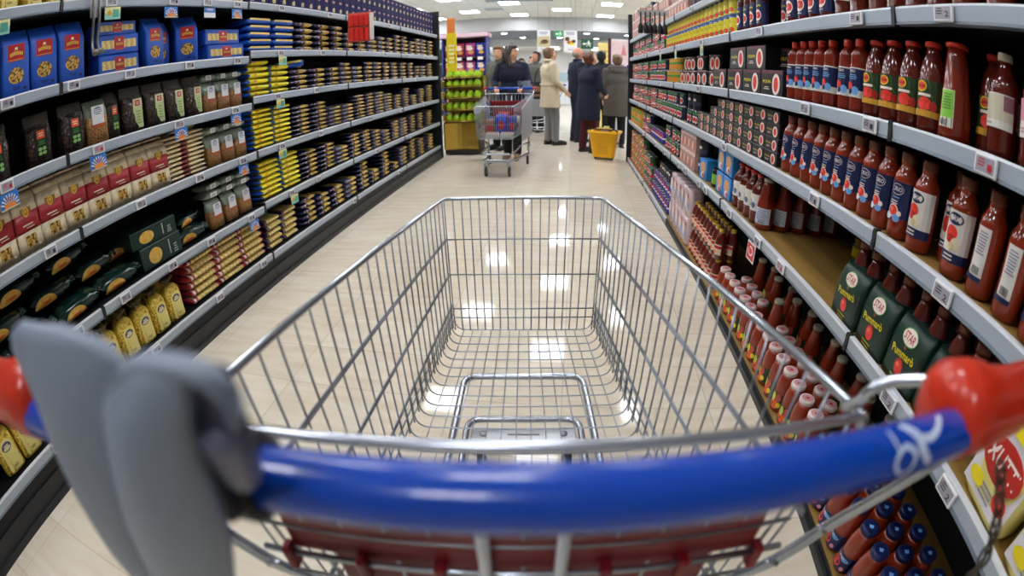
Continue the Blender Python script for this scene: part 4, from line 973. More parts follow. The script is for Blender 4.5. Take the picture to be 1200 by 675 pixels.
# fourth shelf: blue label bottles
z = RL[3] + .001
ys = [1.795, 1.705, 1.615, 1.53, 1.447, 1.365, 1.28, 1.195, 1.11, 1.025]
for i, y in enumerate(ys):
    right(BL_A, y, z, .012, .077, 'tomato sauce bottle with navy label, %s from the small black cartons' % ORD[i], 'sauce bottle', 'navy label sauce bottles on the fourth right shelf', jit(.12))
    if i % 2 == 0: right(BL_A, y + .01, z, .10, .077, 'navy label sauce bottle in the row behind, %s from the cartons' % ORD[i // 2], 'sauce bottle', 'navy label sauce bottles on the fourth right shelf', jit(.2))
right(BL_W, .93, z, .012, .077, 'tomato sauce bottle with white label right beside the last navy label bottle', 'sauce bottle', 'white label sauce bottles', .05)
right(BL_W, .855, z, .075, .077, 'shaded white label sauce bottle set back between two front bottles', 'sauce bottle', 'white label sauce bottles', .1)
right(BL_W, .775, z, .012, .077, 'white label sauce bottle standing next to the bottle turned backwards', 'sauce bottle', 'white label sauce bottles', .15)
right(BL_B, .675, z, .018, .077, 'sauce bottle turned to show its back label, farther of the two', 'sauce bottle', 'sauce bottles turned backwards', .3)
right(BL_B, .575, z, .018, .077, 'sauce bottle turned to show its back label, nearer of the two', 'sauce bottle', 'sauce bottles turned backwards', .35)
right(BL_W, .475, z, .012, .077, 'white label sauce bottle at the right edge, nearest on the fourth shelf', 'sauce bottle', 'white label sauce bottles', .1)
# small two-tin cartons, four tiers
for c in range(9):
    for k in range(4 if c < 6 else (3 if c < 7 else 2)):
        right(KS, 1.93 + .1505 * c, z + .058 * k, .014, .085, 'small black tin carton, %s up in the %s stack from the sauce bottles' % (ORD[k], ORD[c]), 'tin carton', 'small black tin cartons', jit(.012))
for c in range(4):
    right(CNV, 3.29 + .08 * c, z, .02, .074, 'navy tin with red tomato print, %s beyond the small cartons' % ORD[c], 'food tin', 'navy tins on the fourth right shelf', jit(.2))
right(CDK, 3.40, z + .11, .03, .1, 'dark lidded tin standing on the navy tins', 'food tin'); right(CDK, 3.56, z + .11, .03, .1, 'second dark lidded tin on the navy tins', 'food tin')
ZC = {}
def tins(lv, p, y0, y1, tiers, pitch, hh, desc, grp, d=.074, rows=1):
    ZC[lv] = ZC.get(lv, 0) + 1
    k_ = 1.22 if pitch < .09 else 1.0; pitch *= k_; d *= k_; rd = '_tin' in p.name
    n = int((y1 - y0) / pitch + .2)
    for c in range(n):
        if p is CGR or p is CRD: q_ = (CGR, CNV, CRD, CGR, CNV, CNV)[(c // 2 + lv * 2 + int(y0)) % 6]; desc = {'CGR': 'green and red tin', 'CNV': 'navy tin', 'CRD': 'red and white tin'}['CGR' if q_ is CGR else 'CNV' if q_ is CNV else 'CRD'] + ' between %.0f and %.0f' % (y0, y1)
        elif p is CYL2 and lv == 5: q_ = (CYL2, CGR, CYL2, CRD)[c % 4]; desc = ('amber tin', 'green and red tin', 'amber tin', 'red and white tin')[c % 4]
        else: q_ = p
        desc = desc.split(' between')[0]; zone = ORD[ZC[lv] - 1]
        for k in range(tiers if (c * 7 + lv) % 5 else max(1, tiers - 1)):
            right(q_, y0 + pitch * (c + .5), RL[lv] + .001 + hh * k, .015, d, '%s, %s along the %s tier of the %s group, %s' % (desc, ORD[c], ('lower', 'second', 'third', 'top')[k], zone, SR[lv]), 'food tin' if rd else 'food carton', grp, jit(.15) if rd else jit(.012), scale=(k_, k_, 1))
tins(3, CNV, 3.72, 4.2, 2, .08, .109, 'navy tin', 'navy tins')
tins(3, CGR, 4.22, 5.3, 2, .078, .109, 'green and red tin', 'green and red tins')
tins(3, CRD, 5.32, 6.1, 2, .078, .109, 'red and white tin', 'red tins')
tins(3, CGR, 6.12, 6.85, 2, .078, .109, 'green and red tin', 'green and red tins')
# third shelf
z = RL[2] + .001
for i, y in enumerate((1.795, 1.72, 1.645, 1.57, 1.49, 1.385, 1.31)):
    right(BR, y, z, .012, .071, 'red capped sauce bottle with navy label, %s from the black tin cartons' % ORD[i], 'sauce bottle', 'red capped navy label bottles', .25 + jit(.15))
for i, y in enumerate((1.225, 1.135, 1.045, .955)):
    right(BG, y, z, .012, .087, 'sauce bottle with green label and red cap, %s of the four' % ORD[i], 'sauce bottle', 'green label sauce bottles', .4 + jit(.1))
right(BD, .865, z, .012, .094, 'tapered sauce bottle with light green back label and barcode', 'sauce bottle', None, .25)
right(BG, .785, z, .085, .087, 'shaded green label sauce bottle set back behind the tapered bottle', 'sauce bottle', None, .4)
right(BE1, .705, z, .03, .085, 'ribbed sauce bottle with pale cream label on the third right shelf', 'sauce bottle', None, .1)
right(BE1, .65, z, .125, .085, 'shaded ribbed sauce bottle standing behind the cream and pink label bottles', 'sauce bottle')
right(BE2, .59, z, .02, .085, 'ribbed sauce bottle with pink and white label at the right edge', 'sauce bottle', None, .05)
right(BE2, .475, z, .03, .085, 'pink label sauce bottle nearest the camera on the third right shelf', 'sauce bottle', None, .1)
for i, y in enumerate((1.965, 2.215, 2.465, 2.74)):
    right(KB, y, z, .012, .085, 'black tin carton with large cream oval, lower tier, %s from the sauce bottles' % ORD[i], 'tin carton', 'black tin cartons in two tiers', jit(.01))
for i, y in enumerate((2.17, 2.43)):
    right(KB, y, z + .1155, .014, .085, 'black tin carton with large cream oval, upper tier, %s of two' % ORD[i], 'tin carton', 'black tin cartons in two tiers', jit(.01))
right(KB, 2.0, z + .1155, .11, .085, 'black tin carton pushed back on the upper tier', 'tin carton', 'black tin cartons in two tiers', .3, scale=(.8, 1, 1))
for i, y in enumerate((2.93, 3.02, 3.12, 3.23, 3.32, 3.44, 3.53, 3.62, 3.72, 3.80)):
    right(COV, y, z, .015 + abs(jit(.02)), .074, 'black oval label tin in the lower tier, %s beyond the cartons' % ORD[i], 'food tin', 'black oval label tins', jit(.25))
    if i in (0, 1, 3, 4, 6, 7, 8): right(COV, y + .01, z + .106, .02 + abs(jit(.02)), .074, 'black oval label tin in the upper tier, above the %s of the lower tier' % ORD[i], 'food tin', 'black oval label tins', jit(.25))
tins(2, CYL2, 3.9, 4.4, 2, .078, .109, 'amber tin', 'amber tins')
tins(2, CNV, 4.45, 5.4, 2, .08, .109, 'navy tin', 'navy tins')
tins(2, CGR, 5.5, 6.85, 2, .078, .109, 'green and red tin', 'green and red tins')
# second shelf
z = RL[1] + .001
for i, y in enumerate((2.43, 2.325, 2.235, 2.145)):
    right(BTN, y, z, .012, .071, 'sauce bottle with navy oval label on the second right shelf, %s after the yellow tins' % ORD[i], 'sauce bottle', 'navy oval label bottles', jit(.15), scale=(1, 1, .95))
right(BTN, 2.03, z, .09, .071, 'shaded navy oval label bottle set back beyond a gap', 'sauce bottle', 'navy oval label bottles', .1, scale=(1, 1, .95))
right(BTN, 1.93, z, .07, .071, 'navy oval label bottle half in shade left of the front group', 'sauce bottle', 'navy oval label bottles', -.1, scale=(1, 1, .95))
for i, y in enumerate((1.79, 1.69, 1.60, 1.51)):
    right(BTN, y, z, .012, .071, 'navy oval label sauce bottle, %s of the front four on the second right shelf' % ORD[i], 'sauce bottle', 'navy oval label bottles', jit(.12), scale=(1.1, 1.1, .95))
for i, y in enumerate((1.405, 1.305, 1.195, 1.10, 1.01, .915, .815, .69, .56)):
    right(BTW, y, z, .012, .085, 'sauce bottle with white leaf label on the second right shelf, %s from the navy group' % ORD[i], 'sauce bottle', 'white leaf label bottles', jit(.15), scale=(1.05, 1.05, 1))
for c in range(19):
    for k in range(2):
        right(CY, 2.56 + .1005 * c, z + .1135 * k, .012, .099, 'yellow tomato tin, %s of the %s tier counted from the sauce bottles' % (ORD[c], ('lower', 'upper')[k]), 'food tin', 'yellow tomato tins', jit(.1), scale=(1, 1, .945))
tins(1, CGR, 4.5, 6.85, 2, .079, .109, 'green and red tin', 'green and red tins')
# top shelf
tins(0, CRD, 5.1, 5.9, 3, .078, .109, 'red tin', 'red tins'); tins(0, KP, 5.95, 6.85, 3, .117, .126, 'blush carton', 'blush cartons')
tins(0, KP, 3.5, 5.05, 2, .117, .126, 'blush carton', 'blush cartons'); tins(0, CDK, 2.6, 3.45, 2, .103, .116, 'dark lidded tin', 'dark tins', .1)
# fifth shelf
z = RL[4] + .001
for i, y in enumerate((2.36, 2.27, 2.18, 2.09)):
    right(BL_B if False else BTW, y, z, .012, .085, 'sauce bottle showing a white and blue back label, %s in the front row' % ORD[i], 'sauce bottle', 'back label bottles on the fifth right shelf', jit(.2), scale=(.98, .98, 1.02))
PR_F = [(.036, 0), (.042, .004), (.043, .02), (.043, .105), (.040, .13), (.030, .17), (.024, .2), (.022, .215)]
BF = bottle(SAUCE, CAPC, PR_F, .0235, (.212, .23), [('r', -.066, .028, .066, .10, M('pale blue white label', '#c9d6e6', rough=.4)), ('r', -.05, .04, -.02, .09, M('blue label panel', '#3d77b8', rough=.4))] + scribble(.02, .07, .06, .05, M('violet grey print', '#8c8aa6', rough=.5), 6) + [('r', .01 + .003 * i, .032, .0115 + .003 * i, .045, BAR) for i in range(10)], .043, 'sauce_bottle')
for i in range(5):
    right(BF, 2.0 - .008 * i, z, .012 + .089 * i, .086, 'pale blue label bottle, %s in the row running to the back, fifth shelf' % ORD[i], 'sauce bottle', 'pale label bottles in a row to the back', jit(.3))
JY = bottle(M('olive jar contents', '#8a7a2c', rough=.2, coat=.4), CAPY, [(.03, 0), (.036, .004), (.036, .07), (.03, .082)], .033, (.082, .095), [('r', -.045, .02, .045, .06, YLW)], .036, 'olive_jar')
for i, (y, bk) in enumerate(((1.66, .36), (1.58, .38), (1.50, .36))):
    right(JY, y, z, bk, .072, 'small yellow jar deep on the empty wooden shelf, %s of three' % ORD[i], 'jar', 'yellow jars at the back')
def star_pack():
    w, d, h = .165, .09, .165
    body = MB(); rs = []
    for zz, fd, yo in ((0, 1, 0), (.02, 1.02, 0), (.1, 1, 0), (.14, .86, .006), (h, .62, .012)):
        rs.append(sering(0, yo, zz, w / 2 * (1 if zz < .14 else .97), d / 2 * fd, 9, 28))
    body.rings(rs, DGRN)
    def f(u, v, o):
        t = max(0, (v - .1) / .065); return (u, -d / 2 * 1.012 + t * .012 + t * t * .011 - o - .0005, v)
    lg = art(MB(), [('e', 0, .128, .036, .023, GRN), ('e', 0, .128, .033, .02, OVALW), ('t', 'STAR', 0, .128, .02, .05, TOMD)], f)
    pr = art(MB(), [('t', 'la', .0, .101, .008, .008, ORG), ('t', 'Pummarò', .0, .083, .022, .108, YLW, .12), ('e', .0, .048, .020, .022, TOMD), ('e', .0, .046, .018, .019, TOM), ('e', -.006, .052, .007, .006, M('tomato glint', '#f07a62', rough=.4))] + scribble(0.0, .014, .06, .02, M('olive yellow print', '#a9a12c', rough=.5), 2), f)
    gs = MB().add([(w / 2 - .004, -d / 2 - .0015, .02), (w / 2 + .001, -d / 2 - .0015, .11), (w / 2 - .016, -d / 2 + .001, .11)], [(0, 1, 2)], M('dark gusset', '#20140f', rough=.6))
    nk = []
    for x in (-.04, .042):
        b2 = MB().lathe([(.034, .10), (.034, .15), (.028, .18), (.021, .2), (.019, .214)], SAUCED, 14, (x, .016, 0)); b2.lathe([(.021, .213), (.021, .232), (.019, .235), (.0001, .235)], CAPC if False else CAPB, 14, (x, .016, 0))
        nk.append(('bottle_neck', b2))
    return proto('sauce_multipack', body, ('logo', lg, 'white oval logo with red lettering'), ('print', pr), ('gusset', gs), *nk)
ST = star_pack()
for i in range(4):
    right(ST, 1.145 - .168 * i, z, .006, .09, 'dark green sauce multipack with tomato print, %s from the empty wooden shelf' % ORD[i], 'sauce pack', 'dark green sauce multipacks', -.06)
    right(ST, 1.15 - .168 * i, z, .115, .09, 'dark green sauce multipack in the back row, behind the %s of the front' % ORD[i], 'sauce pack', 'dark green sauce multipacks', jit(.05))
def mutti_bag():
    w, d, h = .2, .1, .24
    b = bag(MB(), w, d, h, [(0, .9, .9, 0), (.05, 1, 1, 0), (.5, 1, 1, 0), (.85, 1, .5, .01), (1, 1, .06, .02)], M('yellow white film', '#e8dc8a', rough=.3), 4, wob=.002)
    lb = art(MB(), [('r', -.09, .02, .09, .2, M('pale lilac film print', '#e6e0e6', rough=.35)), ('r', -.09, .17, .09, .2, YLW), ('e', 0, .115, .08, .042, TOMD), ('t', 'MUTTI', 0, .118, .036, .12, OVALW), ('e', .05, .06, .028, .02, TOM), ('e', -.05, .05, .03, .016, YLW)] + scribble(0, .045, .06, .03, M('violet grey print', '#8c8aa6', rough=.5), 3), lambda u, v, o: (u, -d / 2 - .002 - o + max(0, v - .12) * .22, v))
    return proto('snack_bag', b, ('label', lb, 'red oval with white lettering'))
MT = mutti_bag()
right(MT, .36, z, .005, .1, 'yellow and white bag with red oval, nearest end of the fifth right shelf', 'snack bag', 'yellow bags with red oval', -.1)
right(MT, .14, z, .005, .1, 'second yellow and white bag with red oval at the lower right edge', 'snack bag', 'yellow bags with red oval', .05)
# fifth shelf beyond the bottles
for i, (y, k) in enumerate(((2.5, 0), (2.64, 0), (2.5, 1), (2.64, 1))):
    right(KU, y, z + .131 * k if k == 0 else z + .131, .02, .08, 'sky blue carton with biscuit print, %s tier, %s' % (('lower', 'upper')[k], ('nearer', 'farther')[i % 2]), 'food carton', 'sky blue cartons', jit(.05), scale=(1, 1, .93))
GJ = can('food_jar', .042, .11, [('r', -.06, .02, .06, .08, M('fresh green label', '#79b33a', rough=.4))], M('dark jar contents', '#2a2018', rough=.2), M('black jar lid', '#15151a', rough=.3))
right(GJ, 2.79, z, .02, .084, 'dark jar with fresh green label and black lid', 'jar')
right(GJ, 2.88, z, .1, .084, 'second dark jar behind the green label jar', 'jar')
right(KU, 3.0, z, .015, .08, 'sky blue carton standing left of the green label jar', 'food carton', None, .1)
right(CDK, 3.13, z, .02, .1, 'tin with grey band and dark lid beside the blush cartons', 'food tin'); right(CDK, 3.13, z + .117, .02, .1, 'upper tin with grey band and dark lid beside the blush cartons', 'food tin')
for c in range(4):
    for k in range(2): right(KP, 3.27 + .118 * c, z + .1255 * k, .012, .1, 'blush carton on the fifth right shelf, %s tier, %s from the dark tin' % (('lower', 'upper')[k], ORD[c]), 'food carton', 'blush cartons on the fifth shelf', jit(.02))
tins(4, CRD, 3.76, 4.4, 2, .078, .109, 'red tin', 'red tins'); tins(4, CBL, 4.45, 5.2, 1, .104, .12, 'cobalt tin', 'cobalt tins', .1); tins(4, CRD, 5.22, 5.8, 2, .078, .109, 'red tin', 'red tins'); tins(4, KY, 5.85, 6.85, 2, .122, .101, 'amber carton', 'amber cartons')
# bottom shelf
z = RL[5] + .001
JB = [(.034, 0), (.040, .004), (.0415, .02), (.0415, .115), (.039, .135), (.033, .158), (.03, .166)]
leaf = [('e', -.02, .045, .018, .016, TOM), ('e', .012, .036, .02, .018, ORG), ('e', -.004, .066, .012, .02, M('lime leaf print', '#c2cf4a', rough=.45)), ('e', .022, .07, .012, .018, M('rosy leaf print', '#c8504c', rough=.45)), ('e', -.03, .07, .01, .012, GRN), ('e', .03, .04, .01, .012, YLW)]
def lidart(r, zt, m1, m2):
    return art(MB(), [('e', 0, 0, r * .72, r * .72, m1), ('q', [(-.009, -.004), (.004, -.009), (.01, .002), (0, .01), (-.004, .002)], m2)], lambda u, v, o: (u, v, zt + o))
JR = bottle(SAUCEB, CAPW, JB, .031, (.166, .186), [('r', -.058, .018, .058, .088, M('dark label ground', '#27401f', rough=.4))] + leaf, .0415, 'sauce_jar', extra=(('lid_print', lidart(.031, .1863, M('lid pink ring', '#d99a9a', rough=.4), TOMD)),))
for r in range(2):
    for i in range(15 if r == 0 else 13):
        y = 2.40 - .0895 * i - (.09 if r else 0) - (.04 if r else 0)
        if r == 1 and i in (4, 5): continue
        right(JR, y, z, .004 + .086 * r, .083, 'white lidded sauce jar, %s in the %s row, bottom right shelf' % (ORD[i], ('front', 'second')[r]), 'sauce jar', 'sauce jars with white and red lids', jit(.25))
TB = bottle(SAUCEB, CAPC, [(.036, 0), (.043, .005), (.044, .1), (.040, .16), (.030, .22), (.024, .25), (.0225, .262)], .0245, (.26, .276), [('r', -.06, .08, .06, .155, M('dark label ground', '#27401f', rough=.4))] + [(t[0], t[1] * 1.2, .04 + t[2] * 1.35, t[3] * 1.25, t[4] * 1.3, t[5]) for t in leaf], .0445, 'sauce_bottle')
right(TB, 1.83, z, .088, .088, 'tall sauce bottle rising out of the second row of jars', 'sauce bottle')
for i in range(12):
    right(TB, 2.33 - .122 * i, z, .19 + .03 * (i % 2), .088, 'tall sauce bottle with leafy tomato label, %s in the back row of the bottom shelf' % ORD[i], 'sauce bottle', 'tall sauce bottles in the back row', jit(.5))
# yellow capped bottles in tiers
YB2 = bottle(SAUCED, CAPY, [(.03, 0), (.035, .004), (.036, .1), (.03, .13), (.02, .15), (.018, .16)], .019, (.158, .178), [('r', -.05, .03, .05, .09, M('cream label', '#e6d6b4', rough=.45)), ('r', -.05, .066, .05, .084, LRED), ('e', 0, .045, .02, .014, TOM)], .036, 'sauce_bottle')
for c in range(9):
    for k in range(2):
        for r in range(2):
            right(YB2, 2.56 + .074 * c, z + .1795 * k, .012 + .074 * r, .072, 'gold capped sauce bottle, %s tier, %s row, %s from the jars' % (('lower', 'upper')[k], ('front', 'back')[r], ORD[c]), 'sauce bottle', 'gold capped sauce bottles', jit(.2))
# shrink-wrapped blush packs, cobalt and dark tins, amber tins
WRAP = M('blush shrink wrap', '#dcc2c6', rough=.25, coat=.3)
wp = bag(MB(), .13, .12, .2, [(0, .92, .92, 0), (.04, 1, 1, 0), (.5, .97, .97, 0), (.96, 1, 1, 0), (1, .9, .9, 0)], WRAP, 4, wob=.003)
WP = proto('wrapped_pack', wp, ('print', art(MB(), [('e', -.02, .11, .03, .05, OVALW), ('e', .02, .07, .028, .03, M('pale blue pack print', '#9db4d8', rough=.4)), ('e', .02, .15, .02, .02, M('rose print', '#b8625c', rough=.5))], front(-.062))))
for c in range(5):
    for k in range(2): right(WP, 3.31 + .135 * c, z + .004 + .205 * k, .006, .12, 'blush shrink-wrapped pack, %s tier, %s from the gold capped bottles' % (('lower', 'upper')[k], ORD[c]), 'wrapped pack', 'blush shrink-wrapped packs', jit(.06))
for c in range(9):
    for k in range(3 if 1 < c < 7 else 2): right(CBL if k < 2 else CDK, 4.05 + .104 * c, z + .121 * k, .012 + .02 * k, .1, '%s, %s tier, %s beyond the blush packs' % (('cobalt blue tin' if k < 2 else 'dark lidded tin'), ('lower', 'middle', 'top')[k], ORD[c]), 'food tin', 'cobalt and dark tins', jit(.2))
tins(5, CRD, 5.02, 5.5, 3, .078, .109, 'red tin', 'red tins'); tins(5, CYL2, 5.55, 6.85, 4, .078, .109, 'amber tin', 'amber tins')
# navy capped jars at the near end
NJ = bottle(SAUCEB, CAPN, JB, .031, (.166, .186), [('r', -.06, .012, .06, .078, LNAVY), ('e', -.008, .034, .022, .018, TOM), ('e', .02, .06, .018, .008, SKYB), ('e', .03, .025, .008, .008, PINK)] + [('t', 'CIRIO', 0, .064, .01, .034, OVALW)], .0415, 'sauce_jar', extra=(('lid_print', lidart(.031, .1863, LNAVY, SKYB)),))
for r in range(3):
    for i in range(6):
        right(NJ, .90 - .087 * i - .03 * r, z + (0 if r < 2 else 0), .004 + .086 * r, .083, 'sauce jar with navy lid and label, %s in the %s row at the near end' % (ORD[i], ORD[r]), 'sauce jar', 'navy lid sauce jars', jit(.25))
# hanging strip of dark utensils, red offer card, strips
UT = MB().box(-.13, -.004, -.03, .13, .004, .02, CLEARP, .002)
us = proto('hanging_utensil_strip', UT, *[('utensil', MB().tube(bez([(-.1 + .04 * i, -.012, 0), (-.1 + .04 * i, -.018, -.1), (-.1 + .04 * i + jit(.012), -.014, -.19)], 4), [.007] * 5 + [.021] * 4, M('black utensil', '#1b1c1f', rough=.4), 8)) for i in range(6)])
put(us, (XR - .15, 4.05, 1.80), RROT + 1.2, 'hanging strip of black utensils under the top right rail', 'utensils')
oc = proto('offer_card', art(MB().box(-.05, -.0012, -.085, .05, 0, 0, WHT), [('r', -.043, -.078, .043, -.008, M('offer red', '#d32a30', rough=.4)), ('e', 0, -.04, .028, .022, WHT), ('e', 0, -.04, .02, .014, M('offer red', '#d32a30', rough=.4)), ('r', -.05, -.034, .0, -.026, M('offer red', '#d32a30', rough=.4))], front(-.0012)))
put(oc, (XR - .008, 1.92, .565), RROT, 'red and white offer card hanging from the fifth right rail', 'offer card')
for (y, z_) in ((3.81, 1.462), (3.02, 1.462), (4.48, 1.462)):
    put(TK[1], (XR - .008, y, z_), RROT, 'pale shelf card under the second right rail, %s' % {3.81: 'middle of three', 3.02: 'nearest of three', 4.48: 'farthest of three'}[y], 'shelf card', 'shelf cards on the right run', (.7, 1, 1))
# ------------------------------------------------------------------ people
def capsule(mb, pts, rads, m, n=12, flat=1.0):
    """tapered limb through points, rounded at both ends"""
    P = [Vector(p) for p in pts]; d0 = (P[0] - P[1]).normalized(); d1 = (P[-1] - P[-2]).normalized()
    Q = [P[0] + d0 * rads[0] * .92, P[0] + d0 * rads[0] * .6] + P + [P[-1] + d1 * rads[-1] * .6, P[-1] + d1 * rads[-1] * .92]
    R = [rads[0] * .3, rads[0] * .8] + list(rads) + [rads[-1] * .8, rads[-1] * .3]
    return mb.tube(Q, R, m, n)
def fuse(mb, name, voxel, parent=None, smooth=3, keep=None):
    """merge overlapping closed shapes into one continuous skin"""
    o = mb.build('skin_source'); md = o.modifiers.new('r', 'REMESH'); md.mode = 'VOXEL'; md.voxel_size = voxel; md.use_smooth_shade = True
    if smooth: sm = o.modifiers.new('s', 'SMOOTH'); sm.factor = .5; sm.iterations = smooth
    dg = bpy.context.evaluated_depsgraph_get(); dg.update()
    me = bpy.data.meshes.new_from_object(o.evaluated_get(dg)); me.name = name
    me.materials.clear(); me.materials.append(mb.mats[0])
    old = o.data; bpy.data.objects.remove(o); bpy.data.meshes.remove(old)
    r = bpy.data.objects.new(name, me); COL.objects.link(r)
    if parent is not None: r.parent = parent
    return r
SKIN = M('light skin', '#d9a486', rough=.5); SKIN2 = M('rosy skin', '#c98d70', rough=.5)
def hand(mb, wrist, elbow, m, side, curl=.5, palm=None, k=1.0):
    """palm and five bent fingers continuing the forearm; palm = direction the palm faces"""
    W = Vector(wrist); d = (W - Vector(elbow)).normalized()
    pn = Vector(palm) if palm is not None else Vector((-side, 0, 0))
    pn = (pn - d * pn.dot(d)).normalized(); lat = d.cross(pn) * (1 if side > 0 else -1) * -1   # towards the thumb side
    k *= 1.0
    for a in (-.024, -.008, .008, .024): capsule(mb, [W + lat * a * .6 * k, W + d * .085 * k + lat * a * k], [.014 * k, .012 * k], m, 8)
    for i, (a, L) in enumerate(((.027, .072), (.009, .08), (-.009, .075), (-.027, .06))):
        p = W + d * .088 * k + lat * a * k; ang = curl * .5; pts = [p]
        for s in (.42, .33, .25):
            v = d * math.cos(ang) + pn * math.sin(ang); p = p + v * L * s * k; pts.append(p); ang += curl
        capsule(mb, pts, [.0092 * k, .009 * k, .0082 * k, .0072 * k], m, 8)
    t0 = W + d * .03 * k + lat * .024 * k; t1 = t0 + (d * .6 + lat * .7 + pn * .3).normalized() * .038 * k; t2 = t1 + (d * .9 + lat * .2 + pn * .5).normalized() * .03 * k
    capsule(mb, [t0, t1, t2], [.0125 * k, .0105 * k, .0085 * k], m, 8)
def person(label, loc, rotz, h=1.68, sh=.175, girth=1.0, head_yaw=0.0, head_pitch=0.0, lean=0.0, elbows=None, wrists=None, palms=None, curl=.5, feet=None,
           skin=SKIN, hair=None, coat=None, trousers=None, shoes=None, extra=None, bust=0.0, collar=True):
    """local frame: faces +y; elbows / wrists are ((x, y, z) left, right) in the 1.70 m body"""
    root = T(empty('person', loc, rotz), label, 'person'); s = h / 1.70; root.scale = (s, s, s)
    up = lambda z: Vector((0, lean * max(0, z - .95), z))
    feet = feet or ((-.095, 0), (.095, 0))
    elbows = elbows or ((-sh - .06, -.03, 1.12), (sh + .06, -.03, 1.12)); wrists = wrists or ((-sh - .06, .05, .87), (sh + .06, .05, .87))
    S = [(-sh, lean * .42 - .005, 1.385), (sh, lean * .42 - .005, 1.385)]
    g = girth
    # ---- body: one continuous skin
    b = MB()
    for i, (fx, fy) in enumerate(feet):
        sx = -1 if i == 0 else 1
        capsule(b, [(sx * .085, 0, .92), (sx * .09 + (fx - sx * .095) * .5, fy * .5 + .02, .49), (fx, fy - .03, .09)], [.085 * g, .055, .036], skin)
        capsule(b, [(fx, fy - .05, .045), (fx + sx * .01, fy + .06, .04), (fx + sx * .02, fy + .13, .03)], [.036, .036, .026], skin)
    for z, rx, ry, rz in ((.93, .16 * g, .115 * g, .12), (1.07, .135 * g, .10 * g, .13), (1.25, .155 * g, .115 * g, .16), (1.34, .15, .095, .09)):
        c = up(z); b.ell(c, (rx, ry, rz), skin, 16, 10)
    H = Matrix.Translation(up(1.585) + Vector((0, .012, 0))) @ Matrix.Rotation(head_yaw, 4, 'Z') @ Matrix.Rotation(-head_pitch, 4, 'X')
    capsule(b, [up(1.38), up(1.5) + Vector((0, .005, 0))], [.06, .052], skin)
    for i in (0, 1):
        capsule(b, [(S[i][0] * .55, S[i][1], 1.40), S[i], elbows[i], wrists[i]], [.05, .052 * g, .039, .026], skin)
        hand(b, wrists[i], elbows[i], skin, -1 if i == 0 else 1, curl, palms[i] if palms else None)
    st = len(b.v)
    b.ell((0, -.012, .022), (.076, .094, .094), skin, 18, 12); b.ell((0, .018, -.03), (.062, .07, .085), skin, 16, 10)
    b.ell((0, .05, -.085), (.03, .03, .026), skin, 12, 8); capsule(b, [(0, .082, .01), (0, .102, -.022)], [.009, .0135], skin, 8)
    b.ell((0, .086, -.058), (.024, .012, .011), skin, 10, 6); b.ell((0, .076, .028), (.05, .016, .012), skin, 10, 6)
    for sx in (-1, 1):
        b.ell((sx * .077, -.005, -.01), (.010, .02, .03), skin, 8, 8); b.ell((sx * .042, .055, -.03), (.022, .02, .022), skin, 8, 6)
    b.xf(H, st)
    body = fuse(b, 'body', .0075, root, 2)
    # ---- face details
    for sx in (-1, 1):
        e = MB(); e.ell((sx * .031, .0795, .008), (.0125, .006, .0065), M('eye white', '#e9e4de', rough=.3), 10, 6); e.ell((sx * .031, .0845, .008), (.006, .0025, .006), M('dark iris', '#2a1b14', rough=.2), 8, 6)
        e.tube([(sx * .014, .0875, .028), (sx * .032, .086, .033), (sx * .05, .074, .029)], .0032, hair[1] if hair else SKIN2, 6)
        e.xf(H).build('eye', root)
    e = MB(); e.ell((0, .0955, -.055), (.019, .0032, .004), M('lip colour', '#9c6458', rough=.5), 10, 6); e.xf(H).build('mouth', root)
    # ---- hair
    if hair:
        kind, hm = hair; q = MB()
        if kind == 'bald':
            q.ell((0, -.034, -.005), (.079, .078, .062), hm, 16, 8)
        else:
            q.ell((0, -.026, .038), (.086, .098, .092), hm, 18, 12); q.ell((0, -.05, -.01), (.082, .074, .085), hm, 16, 10); q.ell((0, .04, .085), (.064, .05, .035), hm, 14, 8)
            for sx in (-1, 1): q.ell((sx * .072, -.015, .0), (.018, .045, .05), hm, 10, 8)
            if kind == 'full':
                for i in range(14):
                    a = 2 * PI * i / 14; q.ell((.06 * math.cos(a), -.03 + .06 * math.sin(a), .06 + .02 * math.sin(3 * a)), (.035, .035, .04), hm, 10, 6)
            if kind == 'long':
                for sx in (-1, 1):
                    capsule(q, [(sx * .07, -.03, .03), (sx * .088, -.02, -.08), (sx * .10, .03, -.2), (sx * .095, .07, -.33)], [.03, .036, .04, .022], hm)
                capsule(q, [(0, -.07, 0), (0, -.1, -.12), (0, -.11, -.3)], [.07, .08, .05], hm)
        q.xf(H); hr = fuse(q, 'hair', .009, root, 3)
    # ---- trousers and shoes
    if trousers:
        q = MB()
        for i, (fx, fy) in enumerate(feet):
            sx = -1 if i == 0 else 1
            capsule(q, [(sx * .085, 0, .93), (sx * .09 + (fx - sx * .095) * .5, fy * .5 + .015, .49), (fx, fy - .03, .1)], [.105 * g, .078, .066], trousers)
        q.ell((0, 0, .96), (.172 * g, .128 * g, .12), trousers, 16, 10)
        fuse(q, 'trousers', .011, root, 3)
    for i, (fx, fy) in enumerate(feet):
        sx = -1 if i == 0 else 1; q = MB()
        capsule(q, [(fx, fy - .06, .048), (fx + sx * .01, fy + .06, .045), (fx + sx * .02, fy + .14, .036)], [.044, .046, .036], shoes or BLK); q.box(fx - .038, fy - .1, 0, fx + .055, fy + .165, .022, shoes or BLK, .008)
        fuse(q, 'shoe', .008, root, 2)
